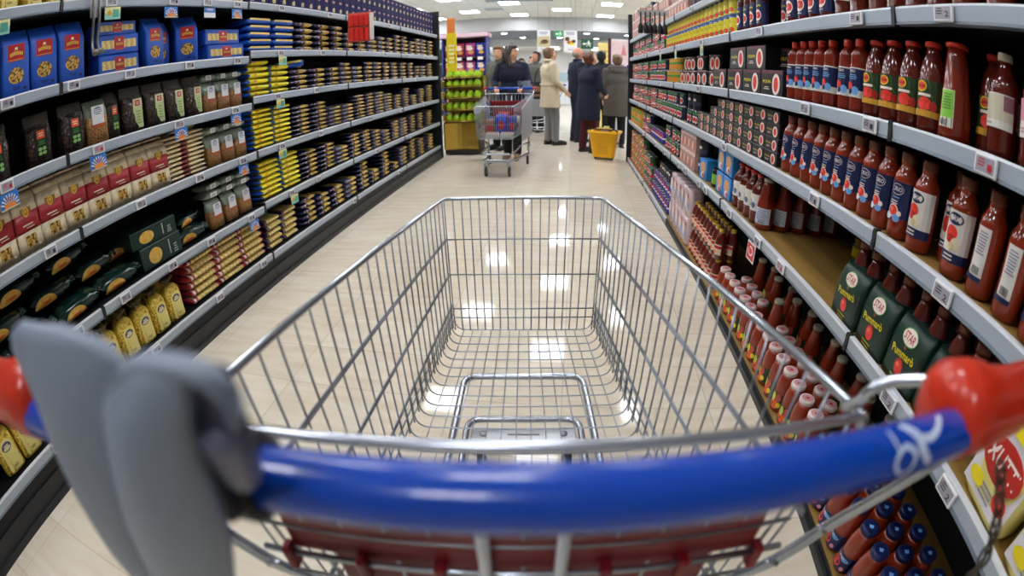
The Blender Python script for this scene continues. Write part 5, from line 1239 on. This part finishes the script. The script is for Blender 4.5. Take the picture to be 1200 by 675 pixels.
    # ---- coat or jacket
    if coat:
        m, hem, flare = coat[:3]; q = MB(); f = .016
        for z, rx, ry, rz in ((1.07, .15 * g, .118 * g, .16), (1.24, .172 * g, .135 * g, .18), (1.34, .172, .118, .095)):
            c = up(z) + Vector((0, bust * .02, 0)); q.ell(c, (rx + f, ry + f, rz), m, 18, 10)
        if bust: 
            for sx in (-1, 1): q.ell(up(1.24) + Vector((sx * .075, .105, 0)), (.07, .05, .07), m, 12, 8)
        rs = []
        for i in range(9):
            t = i / 8; z = 1.14 + (hem - 1.14) * t; k = 1 + flare * t ** 1.4
            w_ = (.158 + .03 * min(1, t * 2)) * g * k; c = up(z)
            rs.append([(c.x + w_ * math.cos(2 * PI * j / 28) * (1 + .025 * t * math.sin(5 * 2 * PI * j / 28)), c.y + .135 * g * k * math.sin(2 * PI * j / 28) * (1 + .04 * t * math.sin(7 * 2 * PI * j / 28)), z) for j in range(28)])
        q.rings(rs, m)
        for i in (0, 1):
            E = Vector(elbows[i]); Wv = Vector(wrists[i]); we = E.lerp(Wv, .93)
            capsule(q, [(S[i][0] * .5, S[i][1], 1.41), (S[i][0], S[i][1], 1.39), E, we], [.06, .068 * g, .056, .043], m)
        if collar: capsule(q, [up(1.42), up(1.47)], [.075, .066], m)
        ct = fuse(q, 'coat', .011, root, 4)
    if extra: extra(root, H, up)
    return root
HB = M('dark brown hair', '#2a1a14', rough=.4); HBL = M('blond brown hair', '#6b5136', rough=.45); HRB = M('auburn hair', '#5e3018', rough=.4); HBK = M('black hair', '#171214', rough=.4); HGR = M('short grey hair', '#8f8a84', rough=.6)
C_NAVY = M('navy cardigan knit', '#141a30', rough=.85); C_BEIGE = M('beige trench cloth', '#c9bda2', rough=.8); C_DKN = M('dark navy wool', '#10182e', rough=.85); C_GREY = M('grey brown wool', '#5a5450', rough=.9)
C_BLK = M('black cloth', '#131316', rough=.85); C_OLV = M('grey olive jacket cloth', '#5d6058', rough=.85); T_GREY = M('grey trouser cloth', '#77787a', rough=.85); T_MAR = M('maroon trouser cloth', '#4a1420', rough=.85); T_BLK = M('black trouser cloth', '#17171b', rough=.85)
def mbx(root, name, mb, label=None):
    o = mb.build(name, root)
    if label: o['label'] = label
    return o
def x_woman(root, H, up):
    q = MB(); f = lambda u, v, o: (u, .152 + o, v); 
    mbx(root, 'top', MB().ell((0, .075, 1.22), (.085, .085, .17), M('dark blue top', '#1a2746', rough=.8), 14, 10).ell((0, .085, 1.02), (.095, .075, .14), M('dark blue top', '#1a2746', rough=.8), 14, 10))
    mbx(root, 'hair_band', MB().tube([Vector((.088 * math.cos(a), -.0, .03 + .098 * math.sin(a))) for a in [PI * i / 12 for i in range(13)]], .006, M('pale hair band', '#8e93a4', rough=.4), 6).xf(H @ Matrix.Translation((0, -.01, .02))))
def x_trench(root, H, up):
    mbx(root, 'belt', MB().lathe([(.2, 0), (.205, .01), (.205, .035), (.2, .045)], C_BEIGE, 24, (0, 0, 1.03), sy=.78))
    mbx(root, 'collar', MB().tube(bez([(-.1, .02, 1.45), (-.07, -.07, 1.475), (.07, -.07, 1.475), (.1, .02, 1.45)], 5), .028, C_BEIGE, 8))
    mbx(root, 'storm_flap', MB().ell((0, -.085, 1.31), (.165, .065, .095), C_BEIGE, 16, 8))
def x_glasses(root, H, up):
    q = MB()
    for sx in (-1, 1):
        q.tube([(sx * .033 + .021 * math.cos(a), .098, .008 + .016 * math.sin(a)) for a in [2 * PI * i / 12 for i in range(12)]], .0022, BLK, 6, closed=True); q.tube([(sx * .054, .096, .012), (sx * .079, .03, .014), (sx * .08, -.02, .008)], .002, BLK, 6)
    mbx(root, 'glasses', q.xf(H))
    mbx(root, 'collar', MB().tube([(.07 * math.cos(a), .065 * math.sin(a), 1.475) for a in [2 * PI * i / 16 for i in range(16)]], .022, C_DKN, 8, closed=True))
def x_hood(root, H, up):
    mbx(root, 'hood', MB().ell((0, -.09, 1.40), (.15, .075, .085), C_GREY, 16, 8).tube(bez([(-.12, .06, 1.42), (-.13, -.05, 1.455), (0, -.12, 1.46), (.13, -.05, 1.455), (.12, .06, 1.42)], 5), .04, C_GREY, 8))
    mbx(root, 'scarf', MB().tube([(.078 * math.cos(a), .005 + .075 * math.sin(a), 1.475) for a in [2 * PI * i / 16 for i in range(16)]], .026, M('mustard scarf', '#b8922e', rough=.9), 8, closed=True), 'mustard yellow scarf')
def x_belt(root, H, up):
    mbx(root, 'belt', MB().lathe([(.2, 0), (.204, .01), (.204, .03), (.2, .04)], M('pale belt', '#c9c6c0', rough=.5), 24, (0, 0, 1.08), sy=.8))
person('woman in navy cardigan with long dark hair pushing a loaded cart', (-.83, 6.97, 0), PI - .04, 1.66, .17, 1.05, head_yaw=1.2, elbows=((-.25, .06, 1.14), (.25, .06, 1.14)), wrists=((-.19, .262, 1.075), (.19, .262, 1.075)), palms=((0, -.2, -1), (0, -.2, -1)), curl=.75, feet=((-.075, .13), (.075, .04)),
       hair=('long', HB), coat=(C_NAVY, .84, .05), trousers=T_BLK, shoes=M('tan suede shoe', '#8c6f56', rough=.8), extra=x_woman, bust=1, collar=False)
person('person in grey olive jacket standing half hidden behind the woman with the cart', (-1.13, 7.75, 0), PI - .6, 1.70, .185, 1.05, head_yaw=.5, hair=('full', HBL), coat=(C_OLV, .8, .05), trousers=T_BLK)
person('woman in beige trench coat and grey trousers standing in profile', (-.36, 8.35, 0), -1.15, 1.70, .17, 1.05, head_yaw=-.1, head_pitch=-.15, elbows=((-.23, .0, 1.12), (.23, .02, 1.12)), wrists=((-.2, .2, 1.0), (.22, .19, .95)), feet=((-.08, .02), (.08, .1)),
       hair=('full', HBL), coat=(C_BEIGE, .66, .18), trousers=T_GREY, shoes=BLK, extra=x_trench)
person('balding man with glasses in dark navy jacket behind the dark coated woman', (.11, 8.85, 0), -1.2, 1.74, .2, 1.15, head_yaw=.05, skin=SKIN2, hair=('bald', HGR), coat=(C_DKN, .80, .06), trousers=M('navy trouser cloth', '#1a2036', rough=.85), extra=x_glasses)
person('woman with auburn hair in long dark navy coat and maroon trousers', (.26, 7.62, 0), -.95, 1.60, .175, 1.18, head_yaw=-.2, head_pitch=-.45, lean=.06, elbows=((-.25, .05, 1.10), (.25, .06, 1.1)), wrists=((-.12, .22, 1.02), (.16, .23, 1.0)), feet=((-.1, .0), (.1, .06)),
       hair=('full', HRB), coat=(C_DKN, .56, .12), trousers=T_MAR, shoes=BLK, extra=None)
person('dark haired person in black seen from behind between the two coats', (.56, 9.3, 0), -.2, 1.72, .185, 1.05, hair=('full', HBK), coat=(C_BLK, .78, .05), trousers=T_BLK, extra=x_belt)
person('person in grey hooded wool coat with mustard scarf seen from behind', (.765, 8.3, 0), .1, 1.62, .185, 1.18, head_pitch=-.25, elbows=((-.26, .0, 1.1), (.26, .0, 1.1)), hair=('full', HBL), coat=(C_GREY, .58, .12), trousers=T_BLK, shoes=BLK, extra=x_hood)
person('man in grey green jacket bending his head beyond the trench coat', (-.72, 10.2, 0), PI - .5, 1.72, .19, 1.05, head_pitch=-.4, skin=SKIN2, hair=('full', HBK), coat=(C_OLV, .8, .05), trousers=T_BLK)
person('distant person with dark hair right of the woman with the cart', (-1.12, 11.2, 0), PI + .2, 1.62, .17, 1.0, hair=('long', HB), coat=(C_BLK, .8, .05), trousers=T_BLK)
person('distant person in dark clothes beyond the man in grey green', (-.98, 12.6, 0), PI - .2, 1.72, .18, 1.0, hair=('full', HBK), coat=(C_BLK, .8, .05), trousers=T_BLK)
# ------------------------------------------------------------------ far end of the aisle
def clone(root, loc, rotz, label, cat, skip=()):
    r = root.copy(); COL.objects.link(r); r.location = loc; r.rotation_euler = (0, 0, rotz); T(r, label, cat)
    for c in list(root.children):
        if c.name.split('.')[0] in skip: continue
        d = c.copy(); COL.objects.link(d); d.parent = r
        for e in c.children:
            f = e.copy(); COL.objects.link(f); f.parent = d
    return r
C2 = clone(CART, (-.82, 6.80, 0), PI - .03, 'loaded wire shopping cart with a grey side board pushed by the woman', 'shopping cart', skip=('handle', 'handle_bracket', 'frame_upright', 'coin_chain'))
for s in (-1, 1):
    MB().lathe([(.001, -.02), (.026, -.018), (.028, 0), (.026, .018), (.001, .02)], REDP, 16).xf(Matrix.Translation((s * .335, .15, 1.032)) @ Matrix.Rotation(PI / 2, 4, 'Y')).build('handle_bracket', C2)
    MB().tube(bez([(s * .33, .17, 1.02), (s * .315, .25, .9), (s * .29, .3, .6), (s * .26, .36, .2)], 5), .009, CHROMED, 8).build('frame_upright', C2)
sb = MB().rings([[(x, y, z) for (y, z) in ((1.30, .45), (1.345, .83), (.32, .94), (.35, .42))] for x in (-.318, -.308)], M('grey side board', '#a8adb4', rough=.4), smooth=False)
sb.build('side_board', C2)['label'] = 'flat grey board on the cart side'
def rbag(w, d, h, m, seed, items=()):
    b = bag(MB(), w, d, h, [(0, .85, .85, 0), (.08, 1, 1, 0), (.5, 1, .95, 0), (.85, .95, .5, 0), (1, .9, .08, .01)], m, 3.5, wob=.006, seed=seed)
    return proto('grocery_bag', b, ('label', art(MB(), list(items) or [('e', 0, h * .5, w * .28, h * .2, LRED)], front(-d / 2 - .004))))
goods = [(rbag(.14, .09, .26, M('bright blue bag film', '#1d3fb0', rough=.3), 1), (-.815, 5.74), 'bright blue grocery bag in the loaded cart'), (rbag(.12, .09, .2, M('brown mixed film', '#7a4a3a', rough=.4), 2), (-.955, 5.74), 'brown grocery bag in the loaded cart'),
         (rbag(.10, .09, .24, M('violet blue film', '#2e3a9c', rough=.35), 3), (-.685, 5.74), 'violet blue grocery bag in the loaded cart'), (rbag(.12, .09, .2, M('dark blue film', '#23336f', rough=.35), 4), (-.97, 6.0), 'dark blue grocery bag deeper in the cart'),
         (rbag(.12, .09, .22, M('white grocery film', '#e2e2e0', rough=.4), 5), (-.675, 6.0), 'white grocery bag deeper in the cart'), (rbag(.14, .09, .27, M('red grocery film', '#b8342c', rough=.4), 6), (-.82, 6.0), 'red grocery bag deeper in the cart')]
for p, (x, y), nm in goods: put(p, (x, y, .484), jit(.08), nm, 'grocery bag', 'groceries in the loaded cart')
fz = MB().box(-.1, -.06, 0, .1, .06, .06, M('white food tray', '#e6e6e4', rough=.4), .01)
for i, x in enumerate((-.905, -.735)): put(proto('food_tray', fz, ('film', MB().box(-.092, -.052, .058, .092, .052, .064, M('pale meat film', '#c98a80', rough=.2)))), (x, 5.61, .479), 0, 'white food tray at the nose of the loaded cart, %s' % ('left' if i == 0 else 'right'), 'food tray', 'white trays in the loaded cart', (.75, .75, 1))
C3 = clone(CART, (-.05, 9.6, 0), PI / 2 + .25, 'grey sided cart standing beyond the trench coat', 'shopping cart', skip=('handle', 'handle_holder', 'coin_chain', 'handle_bracket'))
for c_ in (C2, C3):
    MB().lathe([(0, -.335), (.0185, -.335), (.0185, .335), (0, .335)], BLUEH, 20).xf(Matrix.Translation((0, .15, 1.032)) @ Matrix.Rotation(PI / 2, 4, 'Y')).build('handle', c_)['label'] = 'round blue plastic handle'
MB().rings([[(x, y, z) for (y, z) in ((1.30, .45), (1.345, .83), (.32, .94), (.35, .42))] for x in (-.318, -.308)], M('grey side board', '#a8adb4', rough=.4), smooth=False).build('side_board', C3)['label'] = 'flat grey board on the cart side'
# striped bag over the arm of the man beyond the trench coat
sbg = MB()
for k in range(7):
    rs = [sering(0, 0, .045 * (k + j), .16 * (1 - .02 * (k + j)), .06, 4, 18) for j in (0, 1)]
    sbg.rings(rs, M('black bag cloth', '#1c1a1c', rough=.7) if k in (0, 2, 5, 6) else M('tan stripe cloth', '#8c6a52', rough=.7), caps=True)
st = proto('shoulder_bag', sbg, ('bag_strap', MB().tube(bez([(-.1, 0, .31), (-.06, 0, .5), (0, 0, .56), (.06, 0, .5), (.1, 0, .31)], 5), .012, M('black bag cloth', '#1c1a1c', rough=.7), 8)))
put(st, (-.55, 8.75, .78), .3, 'black and tan striped shoulder bag left of the trench coat', 'bag')
# yellow rolling basket
YPL = M('yellow basket plastic', '#f2b705', rough=.35)
def ybasket():
    W0, D0, W1, D1, Hh = .155, .115, .215, .16, .42
    b = MB(); rs = []
    for z, t in ((.035, 0), (.05, .03), (Hh - .03, 1)): rs.append(sering(0, 0, z, W0 + (W1 - W0) * t, D0 + (D1 - D0) * t, 7, 28))
    for z, e in ((Hh - .03, .018), (Hh, .02), (Hh, -.012)): rs.append(sering(0, 0, z, W1 + e, D1 + e, 7, 28))
    for z, t in ((Hh - .04, .98), (.06, .05)): rs.append(sering(0, 0, z, W0 + (W1 - W0) * t - .012, D0 + (D1 - D0) * t - .012, 7, 28))
    b.rings(rs, YPL, True)
    sl = MB()
    for r in range(5):
        for c in range(5):
            x = -.07 + .03 * c; z = .09 + .024 * r; y = -(D0 + (D1 - D0) * (z - .05) / .34) - .001
            sl.box(x, y - .001, z, x + .022, y + .002, z + .016, M('amber slot shadow', '#a8780a', rough=.6))
    hn = MB().tube(corner([(-.2, -.08, Hh + .002), (-.19, -.12, Hh + .03), (.19, -.12, Hh + .03), (.2, -.08, Hh + .002)], .03, 4), .011, BLACKP, 8)
    ph = MB().tube(corner([(-.08, .14, .3), (-.08, .16, .62), (.08, .16, .62), (.08, .14, .3)], .03, 4), .009, BLACKP, 8)
    wh = [('wheel', MB().lathe([(.0, -.01), (.03, -.01), (.03, .01), (0, .01)], TYRE, 14).xf(Matrix.Translation((x, y, .03)) @ Matrix.Rotation(PI / 2, 4, 'Y'))) for x in (-.12, .12) for y in (-.07, .07)]
    recs = [('grip_recess', MB().box(s * .197 - .006, -.06, .24, s * .197 + .006, .06, .262, BLACKP)) for s in (-1, 1)]
    return proto('shopping_basket', b, ('vent_slots', sl), ('carry_handle', hn, 'black carry handle'), *recs, *wh)
put(ybasket(), (.49, 7.08, 0), -.28, 'yellow rolling shopping basket on the floor beside the maroon trousers', 'shopping basket')
put(proto('grocery_pack', MB().box(-.12, -.05, 0, .12, .05, .16, M('amber pack film', '#e0a52a', rough=.35), .015), ('label', art(MB(), [('e', .02, .11, .06, .03, OVALW)], front(-.05)))), (.475, 7.05, .30), -.3, 'amber grocery pack sticking out of the yellow basket', 'grocery pack')
put(rbag(.12, .08, .26, M('pale green grocery film', '#b8c46a', rough=.4), 8), (.515, 7.13, .22), -.28, 'pale green grocery bag standing in the yellow basket', 'grocery bag', None, (.75, .75, 1))
# ---- green display stand at the end of the left run
LIME = M('lime green bag film', '#a6d91c', rough=.3, coat=.2); GOLDF = M('gold foil card', '#c9a648', rough=.25, metal=.75); DKF = M('dark stand frame', '#25221e', rough=.5)
ds = empty('display_stand', (-1.60, 7.36, 0)); T(ds, 'gold promotional display stand with lime green bags at the aisle end', 'display stand')
MB().box(-.30, -.14, .02, .25, .26, .08, DKF, .004).build('base', ds)
gb = MB(); rs = []
for i in range(9):
    t = i / 8; x = -.31 + .55 * t; y = -.16 + .05 * math.sin(PI * t); rs.append([(x, y, .09), (x, y, .50), (x, y + .02, .50), (x, y + .02, .09)])
gb.rings(rs, GOLDF, smooth=False); gb.box(.225, -.16, .09, .245, .24, .5, DKF); gb.box(-.31, -.16, .09, -.29, .24, .5, GOLDF); gb.build('front_panel', ds)['label'] = 'curved gold foil front'
MB().box(-.31, .22, .08, .25, .25, 1.3, GOLDF).build('back_panel', ds)
tiers = (.52, .70, .88, 1.06, 1.20)
for k, z in enumerate(tiers):
    t = MB().box(-.31, -.12 + .02 * k, z - .02, .24, .22, z - .008, DKF); t.tube([(-.31, -.125 + .02 * k, z + .02), (-.03, -.155 + .02 * k, z + .02), (.24, -.125 + .02 * k, z + .02)], .007, GOLDF, 6); t.tube([(-.31, -.125 + .02 * k, z + .0), (-.03, -.155 + .02 * k, z), (.24, -.125 + .02 * k, z)], .005, GOLDF, 6)
    t.build('tier_shelf', ds)
for k in range(4): MB().box(-.33, -.12, tiers[k] + .0, -.29, .16, tiers[k] + .11, GOLDF, .01).build('side_card', ds)
lb_ = MB(); rs = []
for zz, f in ((0, .55), (.015, .85), (.05, 1), (.085, .85), (.105, .4), (.118, .55)): rs.append(sering(0, 0, zz, .05 * f, .045 * f, 2.4, 14))
lb_.rings(rs, LIME)
LB = proto('snack_bag', lb_)
for k, z in enumerate(tiers):
    for c in range(5):
        for r in range(2):
            put(LB, (-1.60 - .235 + .106 * c, 7.36 - .06 + .02 * k + .1 * r, z - .007), jit(.3), 'lime green bag, %s from the left, %s tier%s of the display stand' % (ORD[c], ('lowest', 'second', 'third', 'fourth', 'top')[k], ' back row' if r else ''), 'snack bag', 'lime green bags on the display stand')
hdp = MB(); rs = []
hdp.box(-.33, .255, .5, -.17, .275, 1.95, M('lemon header card', '#ecd21c', rough=.45), .004); hdp.box(-.32, .2555, 1.82, -.19, .279, 2.2, M('orange header card', '#e0803a', rough=.45), .02)
hc = T(hdp.build('header_card', None, (-1.62, 7.36, 0)), None); hc.parent = ds; hc.location = (0, 0, 0); hc['label'] = 'tall lemon yellow card with orange top'
art(MB(), scribble(-.25, 1.6, .10, .34, M('pale header print', '#f4efc0', rough=.5), 5) + [('r', -.2, 1.42, -.19, 1.6, LRED)], lambda u, v, o: (u, .2545 - o, v)).build('header_print', hc)
ys_ = MB().box(.255, -.1, .3, .27, .2, .62, M('lemon side card', '#f0dc28', rough=.45)); art(ys_, [('r', -.06, .44, .16, .5, DKF), ('r', -.06, .36, .16, .4, DKF)], lambda u, v, o: (.2705 + o, u, v)); ys_.build('side_sign', ds)
# ---- snack gondola behind it
sg = empty('snack_shelf', (-1.95, 9.2, 0)); T(sg, 'snack shelf with pink, purple and blue bags behind the display stand', 'shelf unit')
MB().box(-.42, .1, 0, .42, .16, 2.02, M('violet back panel', '#4a3560', rough=.6)).build('back_panel', sg)
for s in (-.42, .40): MB().box(s, -.22, 0, s + .02, .16, 2.02, M('blue post', '#3a4a8c', rough=.5)).build('upright', sg)
MB().box(-.46, -.24, 1.98, .46, .18, 2.06, M('pale pink canopy', '#e8c6d6', rough=.5), .01).build('canopy_board', sg)
for z in (.3, .62, .95, 1.26, 1.6): MB().box(-.40, -.2, z - .02, .40, .1, z, M('plum shelf', '#5a3550', rough=.5)).build('shelf', sg)
hues = [['#a83a58', '#a0304a', '#b03a90', '#2a3fb0'], ['#b04a62', '#b24a78', '#a8489c', '#2d4cc0'], ['#5a9ab8', '#d05a80', '#a03aa8', '#c9cf2a'], ['#a83a58', '#8a3a90', '#b8a02a', '#2a8fb0'], ['#5a9ab8', '#a8489c', '#c9cf2a', '#2d4cc0']]
nmz = {'#a83a58': 'raspberry', '#a0304a': 'crimson', '#b03a90': 'magenta', '#2a3fb0': 'royal blue', '#b04a62': 'rose', '#b24a78': 'pink', '#a8489c': 'orchid', '#2d4cc0': 'cobalt', '#5a9ab8': 'pale blue', '#d05a80': 'coral pink', '#a03aa8': 'purple', '#c9cf2a': 'lime yellow', '#8a3a90': 'plum', '#b8a02a': 'ochre', '#2a8fb0': 'teal'}
for r, z in enumerate((1.601, 1.261, .951, .621, .301)):
    for c in range(4):
        hx = hues[r][c]; b_ = bag(MB(), .18, .12, .28, [(0, .9, .7, 0), (.06, 1, 1, 0), (.5, 1, 1, 0), (.9, 1, .3, 0), (1, 1, .05, 0)], M('snack film ' + nmz[hx], hx, rough=.3), 4, wob=.003, seed=c)
        p = proto('crisp_bag', b_, ('label', art(MB(), [('e', 0, .16, .06, .04, OVALW), ('e', .02, .08, .05, .035, M('crisp picture', '#d9a04a', rough=.5)), ('r', -.06, .2, .04, .225, CREAM)], front(-.066))))
        put(p, (-1.95 - .3 + .2 * c, 9.10, z + .004), jit(.1), '%s crisp bag, %s from the left on the %s shelf of the snack unit' % (nmz[hx], ORD[c], ('top', 'second', 'third', 'fourth', 'lowest')[r]), 'crisp bag', 'crisp bags on the snack shelf', scale=(1, 1, .95))
        if r < 3:
            tg_ = MB().box(-.05, -.004, -.03, .05, 0, .03, TAGW); o = tg_.build('price_card', sg, (-.3 + .2 * c, -.202, z - .04))
# ---- freezers and white counters beyond
FRZ = M('white freezer enamel', '#dfe4ea', rough=.35); GLS = M('pale blue freezer glass', '#b8d4e4', rough=.08, alpha=.6)
for i, (x, y) in enumerate(((-2.6, 11.3), (-2.6, 13.4), (-2.6, 15.5))):
    fr = empty('freezer_cabinet', (x, y, 0)); T(fr, 'white upright freezer cabinet behind the shoppers, %s in line' % ORD[i], 'freezer', 'freezer cabinets')
    MB().box(-.45, -1.0, 0, .35, 1.0, .35, FRZ, .02).box(-.45, -1.0, .35, -.38, 1.0, 2.0, FRZ).box(-.45, -1.0, 1.85, .4, 1.0, 2.05, M('white blue canopy', '#cfe0ee', rough=.4), .03).build('cabinet_body', fr)
    MB().box(.30, -.98, .36, .32, .98, 1.84, GLS).build('glass_front', fr)
    for k in range(4): MB().box(-.36, -.96, .5 + .34 * k, .26, .96, .52 + .34 * k, FRZ).build('shelf', fr)
    for k in range(4):
        for c in range(5):
            hx = ('#6f8fc0', '#c9ccd4', '#8a5a5a', '#9fb87a', '#d9d0b8')[(c + k + i) % 5]
            put(proto('frozen_box', MB().box(-.1, -.14, 0, .1, .14, .2, M('frozen box ' + hx, hx, rough=.5), .01), ('label', art(MB(), [('r', -.1, .1, .1, .16, WHT)], lambda u, v, o: (.1 + o, u, v)))), (x + .1, y - .76 + .38 * c, .521 + .34 * k), 0, 'frozen food box, %s along shelf %s of the %s freezer' % (ORD[c], ('one', 'two', 'three', 'four')[k], ORD[i]), 'frozen food', 'frozen food boxes')
for i, (x, y, w_) in enumerate(((-1.2, 20.5, 2.6), (1.6, 21.5, 2.4))):
    ct = empty('service_counter', (x, y, 0)); T(ct, 'white service counter at the far end, %s' % ('left' if i == 0 else 'right'), 'counter')
    MB().box(-w_ / 2, -.4, 0, w_ / 2, .4, .95, FRZ, .02).build('counter_body', ct); MB().box(-w_ / 2 - .03, -.43, .95, w_ / 2 + .03, .43, .99, M('steel counter top', '#c9ced3', rough=.3, metal=.6)).build('counter_top', ct); MB().box(-w_ / 2, -.42, .99, w_ / 2, -.40, 1.35, GLS).build('glass_screen', ct)
# ---- hanging signs
def sign(name, x, y, z0, z1, w, items, label, cat='hanging sign', back=WHT, wires=True, ceil=None):
    b = MB().box(-w / 2, -.008, z0, w / 2, .008, z1, back, .002)
    pr = art(MB(), items, front(-.008)); ps = [('print', pr)]
    if wires:
        for s in (-1, 1): ps.append(('hanging_wire', MB().tube([(s * w * .42, 0, z1), (s * w * .42, 0, ceil or H)], .003, STEELG, 5)))
    return put(proto(name, b, *ps), (x, y, 0), 0, label, cat)
SGB = M('soft blue lettering', '#6d86b8', rough=.5); DISH = M('sand dish picture', '#d6c79c', rough=.5)
sign('hanging_sign', -.71, 13.0, 1.87, 2.46, .34, scribble(0, 2.38, .24, .09, SGB, 2) + [('r', -.15, 2.0, .15, 2.29, DISH), ('e', .02, 2.14, .1, .06, M('brown dish picture', '#6b4a2c', rough=.5)), ('e', .03, 2.17, .05, .035, M('dark dish picture', '#3d2a20', rough=.5)), ('e', -.06, 2.09, .05, .02, M('green dish picture', '#7d8f4a', rough=.5))] + scribble(0, 1.93, .2, .04, SGB, 1), 'white hanging sign with brown dish picture, left of the exit sign')
sign('hanging_sign', -.02, 13.0, 1.84, 2.46, .35, scribble(0, 2.38, .26, .09, SGB, 2) + [('e', -.08, 2.22, .06, .06, M('brown dish picture', '#6b4a2c', rough=.5)), ('e', .0, 2.13, .09, .05, M('amber dish picture', '#d99a3a', rough=.5)), ('e', .09, 2.16, .05, .045, M('dark dish picture', '#3d2a20', rough=.5)), ('e', .04, 2.08, .07, .03, YLW), ('e', -.05, 2.12, .03, .03, TOMD)] + scribble(0, 1.93, .2, .04, SGB, 1), 'white hanging sign with fruit and amber dish picture, right of the exit sign')
EXG = M('lit exit green', '#1f8a4a', rough=.4, emit='#1f8a4a', estr=.35)
run = [('e', 0, .085, .022, .022, WHT), ('q', [(-.02, .06), (.03, .06), (.02, -.01), (-.02, -.01)], WHT), ('q', [(-.02, 0), (.0, 0), (-.05, -.08), (-.07, -.07)], WHT), ('q', [(.0, 0), (.02, 0), (.06, -.05), (.04, -.09)], WHT), ('q', [(.03, .055), (.08, .01), (.07, -.005), (.02, .03)], WHT), ('q', [(-.02, .055), (-.07, .03), (-.06, .01), (-.02, .03)], WHT)]
def ex(x, y, zc, w, h, label, ceil, back, sc=1.0):
    it = [(t[0],) + ((t[1] * sc + w * .12, zc + t[2] * sc, t[3] * sc, t[4] * sc, t[5]) if t[0] == 'e' else ([(u * sc + w * .12, zc + v * sc) for u, v in t[1]], t[2])) for t in run]
    it += [('q', [(-w * .38, zc), (-w * .22, zc + .05), (-w * .22, zc + .02), (-w * .06, zc + .02), (-w * .06, zc - .02), (-w * .22, zc - .02), (-w * .22, zc - .05)], WHT)]
    sign('exit_sign', x, y, zc - h / 2, zc + h / 2, w, it, label, 'exit sign', back, True, ceil)
ex(-.43, 18.0, 2.8, .34, .24, 'small green exit sign hanging between the two white signs', H, EXG, .9)
ex(.46, 14.5, 2.20, .36, .30, 'dark green exit sign with white running figure right of the bald man', H, M('dark exit green', '#12402c', rough=.4, emit='#1d6a44', estr=.15), 1.0)
# ---- promotional boards and blue bottles on the far right
PM = M('faded red print', '#d9848a', rough=.5)
pb = proto('promo_board', MB().box(-.30, -.02, 0, .30, .02, 2.05, M('white board', '#eee6e6', rough=.5), .004), ('board_edge', MB().box(-.36, -.022, 0, -.30, .022, 2.06, M('dark maroon edge', '#4a1c22', rough=.5)), 'dark maroon edge'), ('print', art(MB(), [('r', -.28, 1.1, .28, 2.0, M('pale rose print', '#f0d2d2', rough=.5)), ('q', [(-.1, 1.7), (-.04, 1.95), (.02, 1.7)], PM), ('r', .1, 1.5, .2, 1.95, PM)] + scribble(0, 1.3, .4, .2, PM, 3), front(-.02))))
put(pb, (1.12, 10.3, 0), .0, 'white and rose promotional board behind the grey coat', 'promo board')
yb_ = proto('promo_board', MB().box(-.22, -.02, 0, .22, .02, 2.05, M('straw yellow board', '#ecd98a', rough=.5), .004), ('print', art(MB(), scribble(0, 1.6, .34, .6, M('amber board print', '#d9b23a', rough=.5), 5), front(-.02))))
put(yb_, (.84, 11.6, 0), 0, 'straw yellow promotional board left of the rose one', 'promo board')
bs = empty('bottle_shelf', (.95, 9.75, 0)); T(bs, 'pale shelf of blue bottles under the rose board', 'shelf unit')
MB().box(-.3, -.12, 0, .3, .14, 1.2, FRZ, .006).build('shelf_body', bs); MB().box(-.32, -.14, 1.2, .32, .15, 1.23, RAIL).build('shelf_top', bs)
WB = proto('water_bottle', MB().lathe([(.03, 0), (.036, .01), (.036, .16), (.03, .2), (.014, .24), (.014, .26)], M('blue bottle plastic', '#2456b8', rough=.2), 14), ('cap', MB().lathe([(.016, .258), (.016, .28), (.0001, .282)], WHT, 10)), ('label', art(MB(), [('r', -.05, .07, .05, .13, M('pale blue wrap', '#bcd4ee', rough=.4))], cyl(.0365), .0003, 8)))
for c in range(6): put(WB, (.95 - .25 + .1 * c, 9.72, 1.231), 0, 'blue bottle on the pale shelf under the rose board, %s from the left' % ORD[c], 'bottle', 'blue bottles under the rose board')
T(MB().box(.85, 7.0, 0, .93, 7.08, 2.1, M('pale blue post', '#9fb8d6', rough=.4), .01).build('corner_post'), 'pale blue post at the end of the right shelving run', 'post')
# ---- coin-lock chain hanging from the right bracket of the near cart
ch = MB(); P = bez([(.385, .13, .995), (.395, .085, .93), (.36, .07, .86), (.31, .09, .80), (.27, .14, .77)], 12); DCH = M('tarnished chain steel', '#5a544c', rough=.35, metal=.9)
step = 3
for i in range(0, len(P) - step, 2):
    a, b_ = P[i], P[i + step]; d = (b_ - a).normalized(); u = d.cross(Vector((0, 1, 0))).normalized(); v = d.cross(u)
    n_ = u if (i // 2) % 2 else v; c0 = (a + b_) / 2; L = (b_ - a).length * .62
    ch.tube([c0 + d * L * math.cos(t) + n_ * .006 * math.sin(t) for t in [2 * PI * k / 10 for k in range(10)]], .0018, DCH, 6, closed=True)
ch.build('coin_chain', CART)['label'] = 'dark steel coin lock chain'
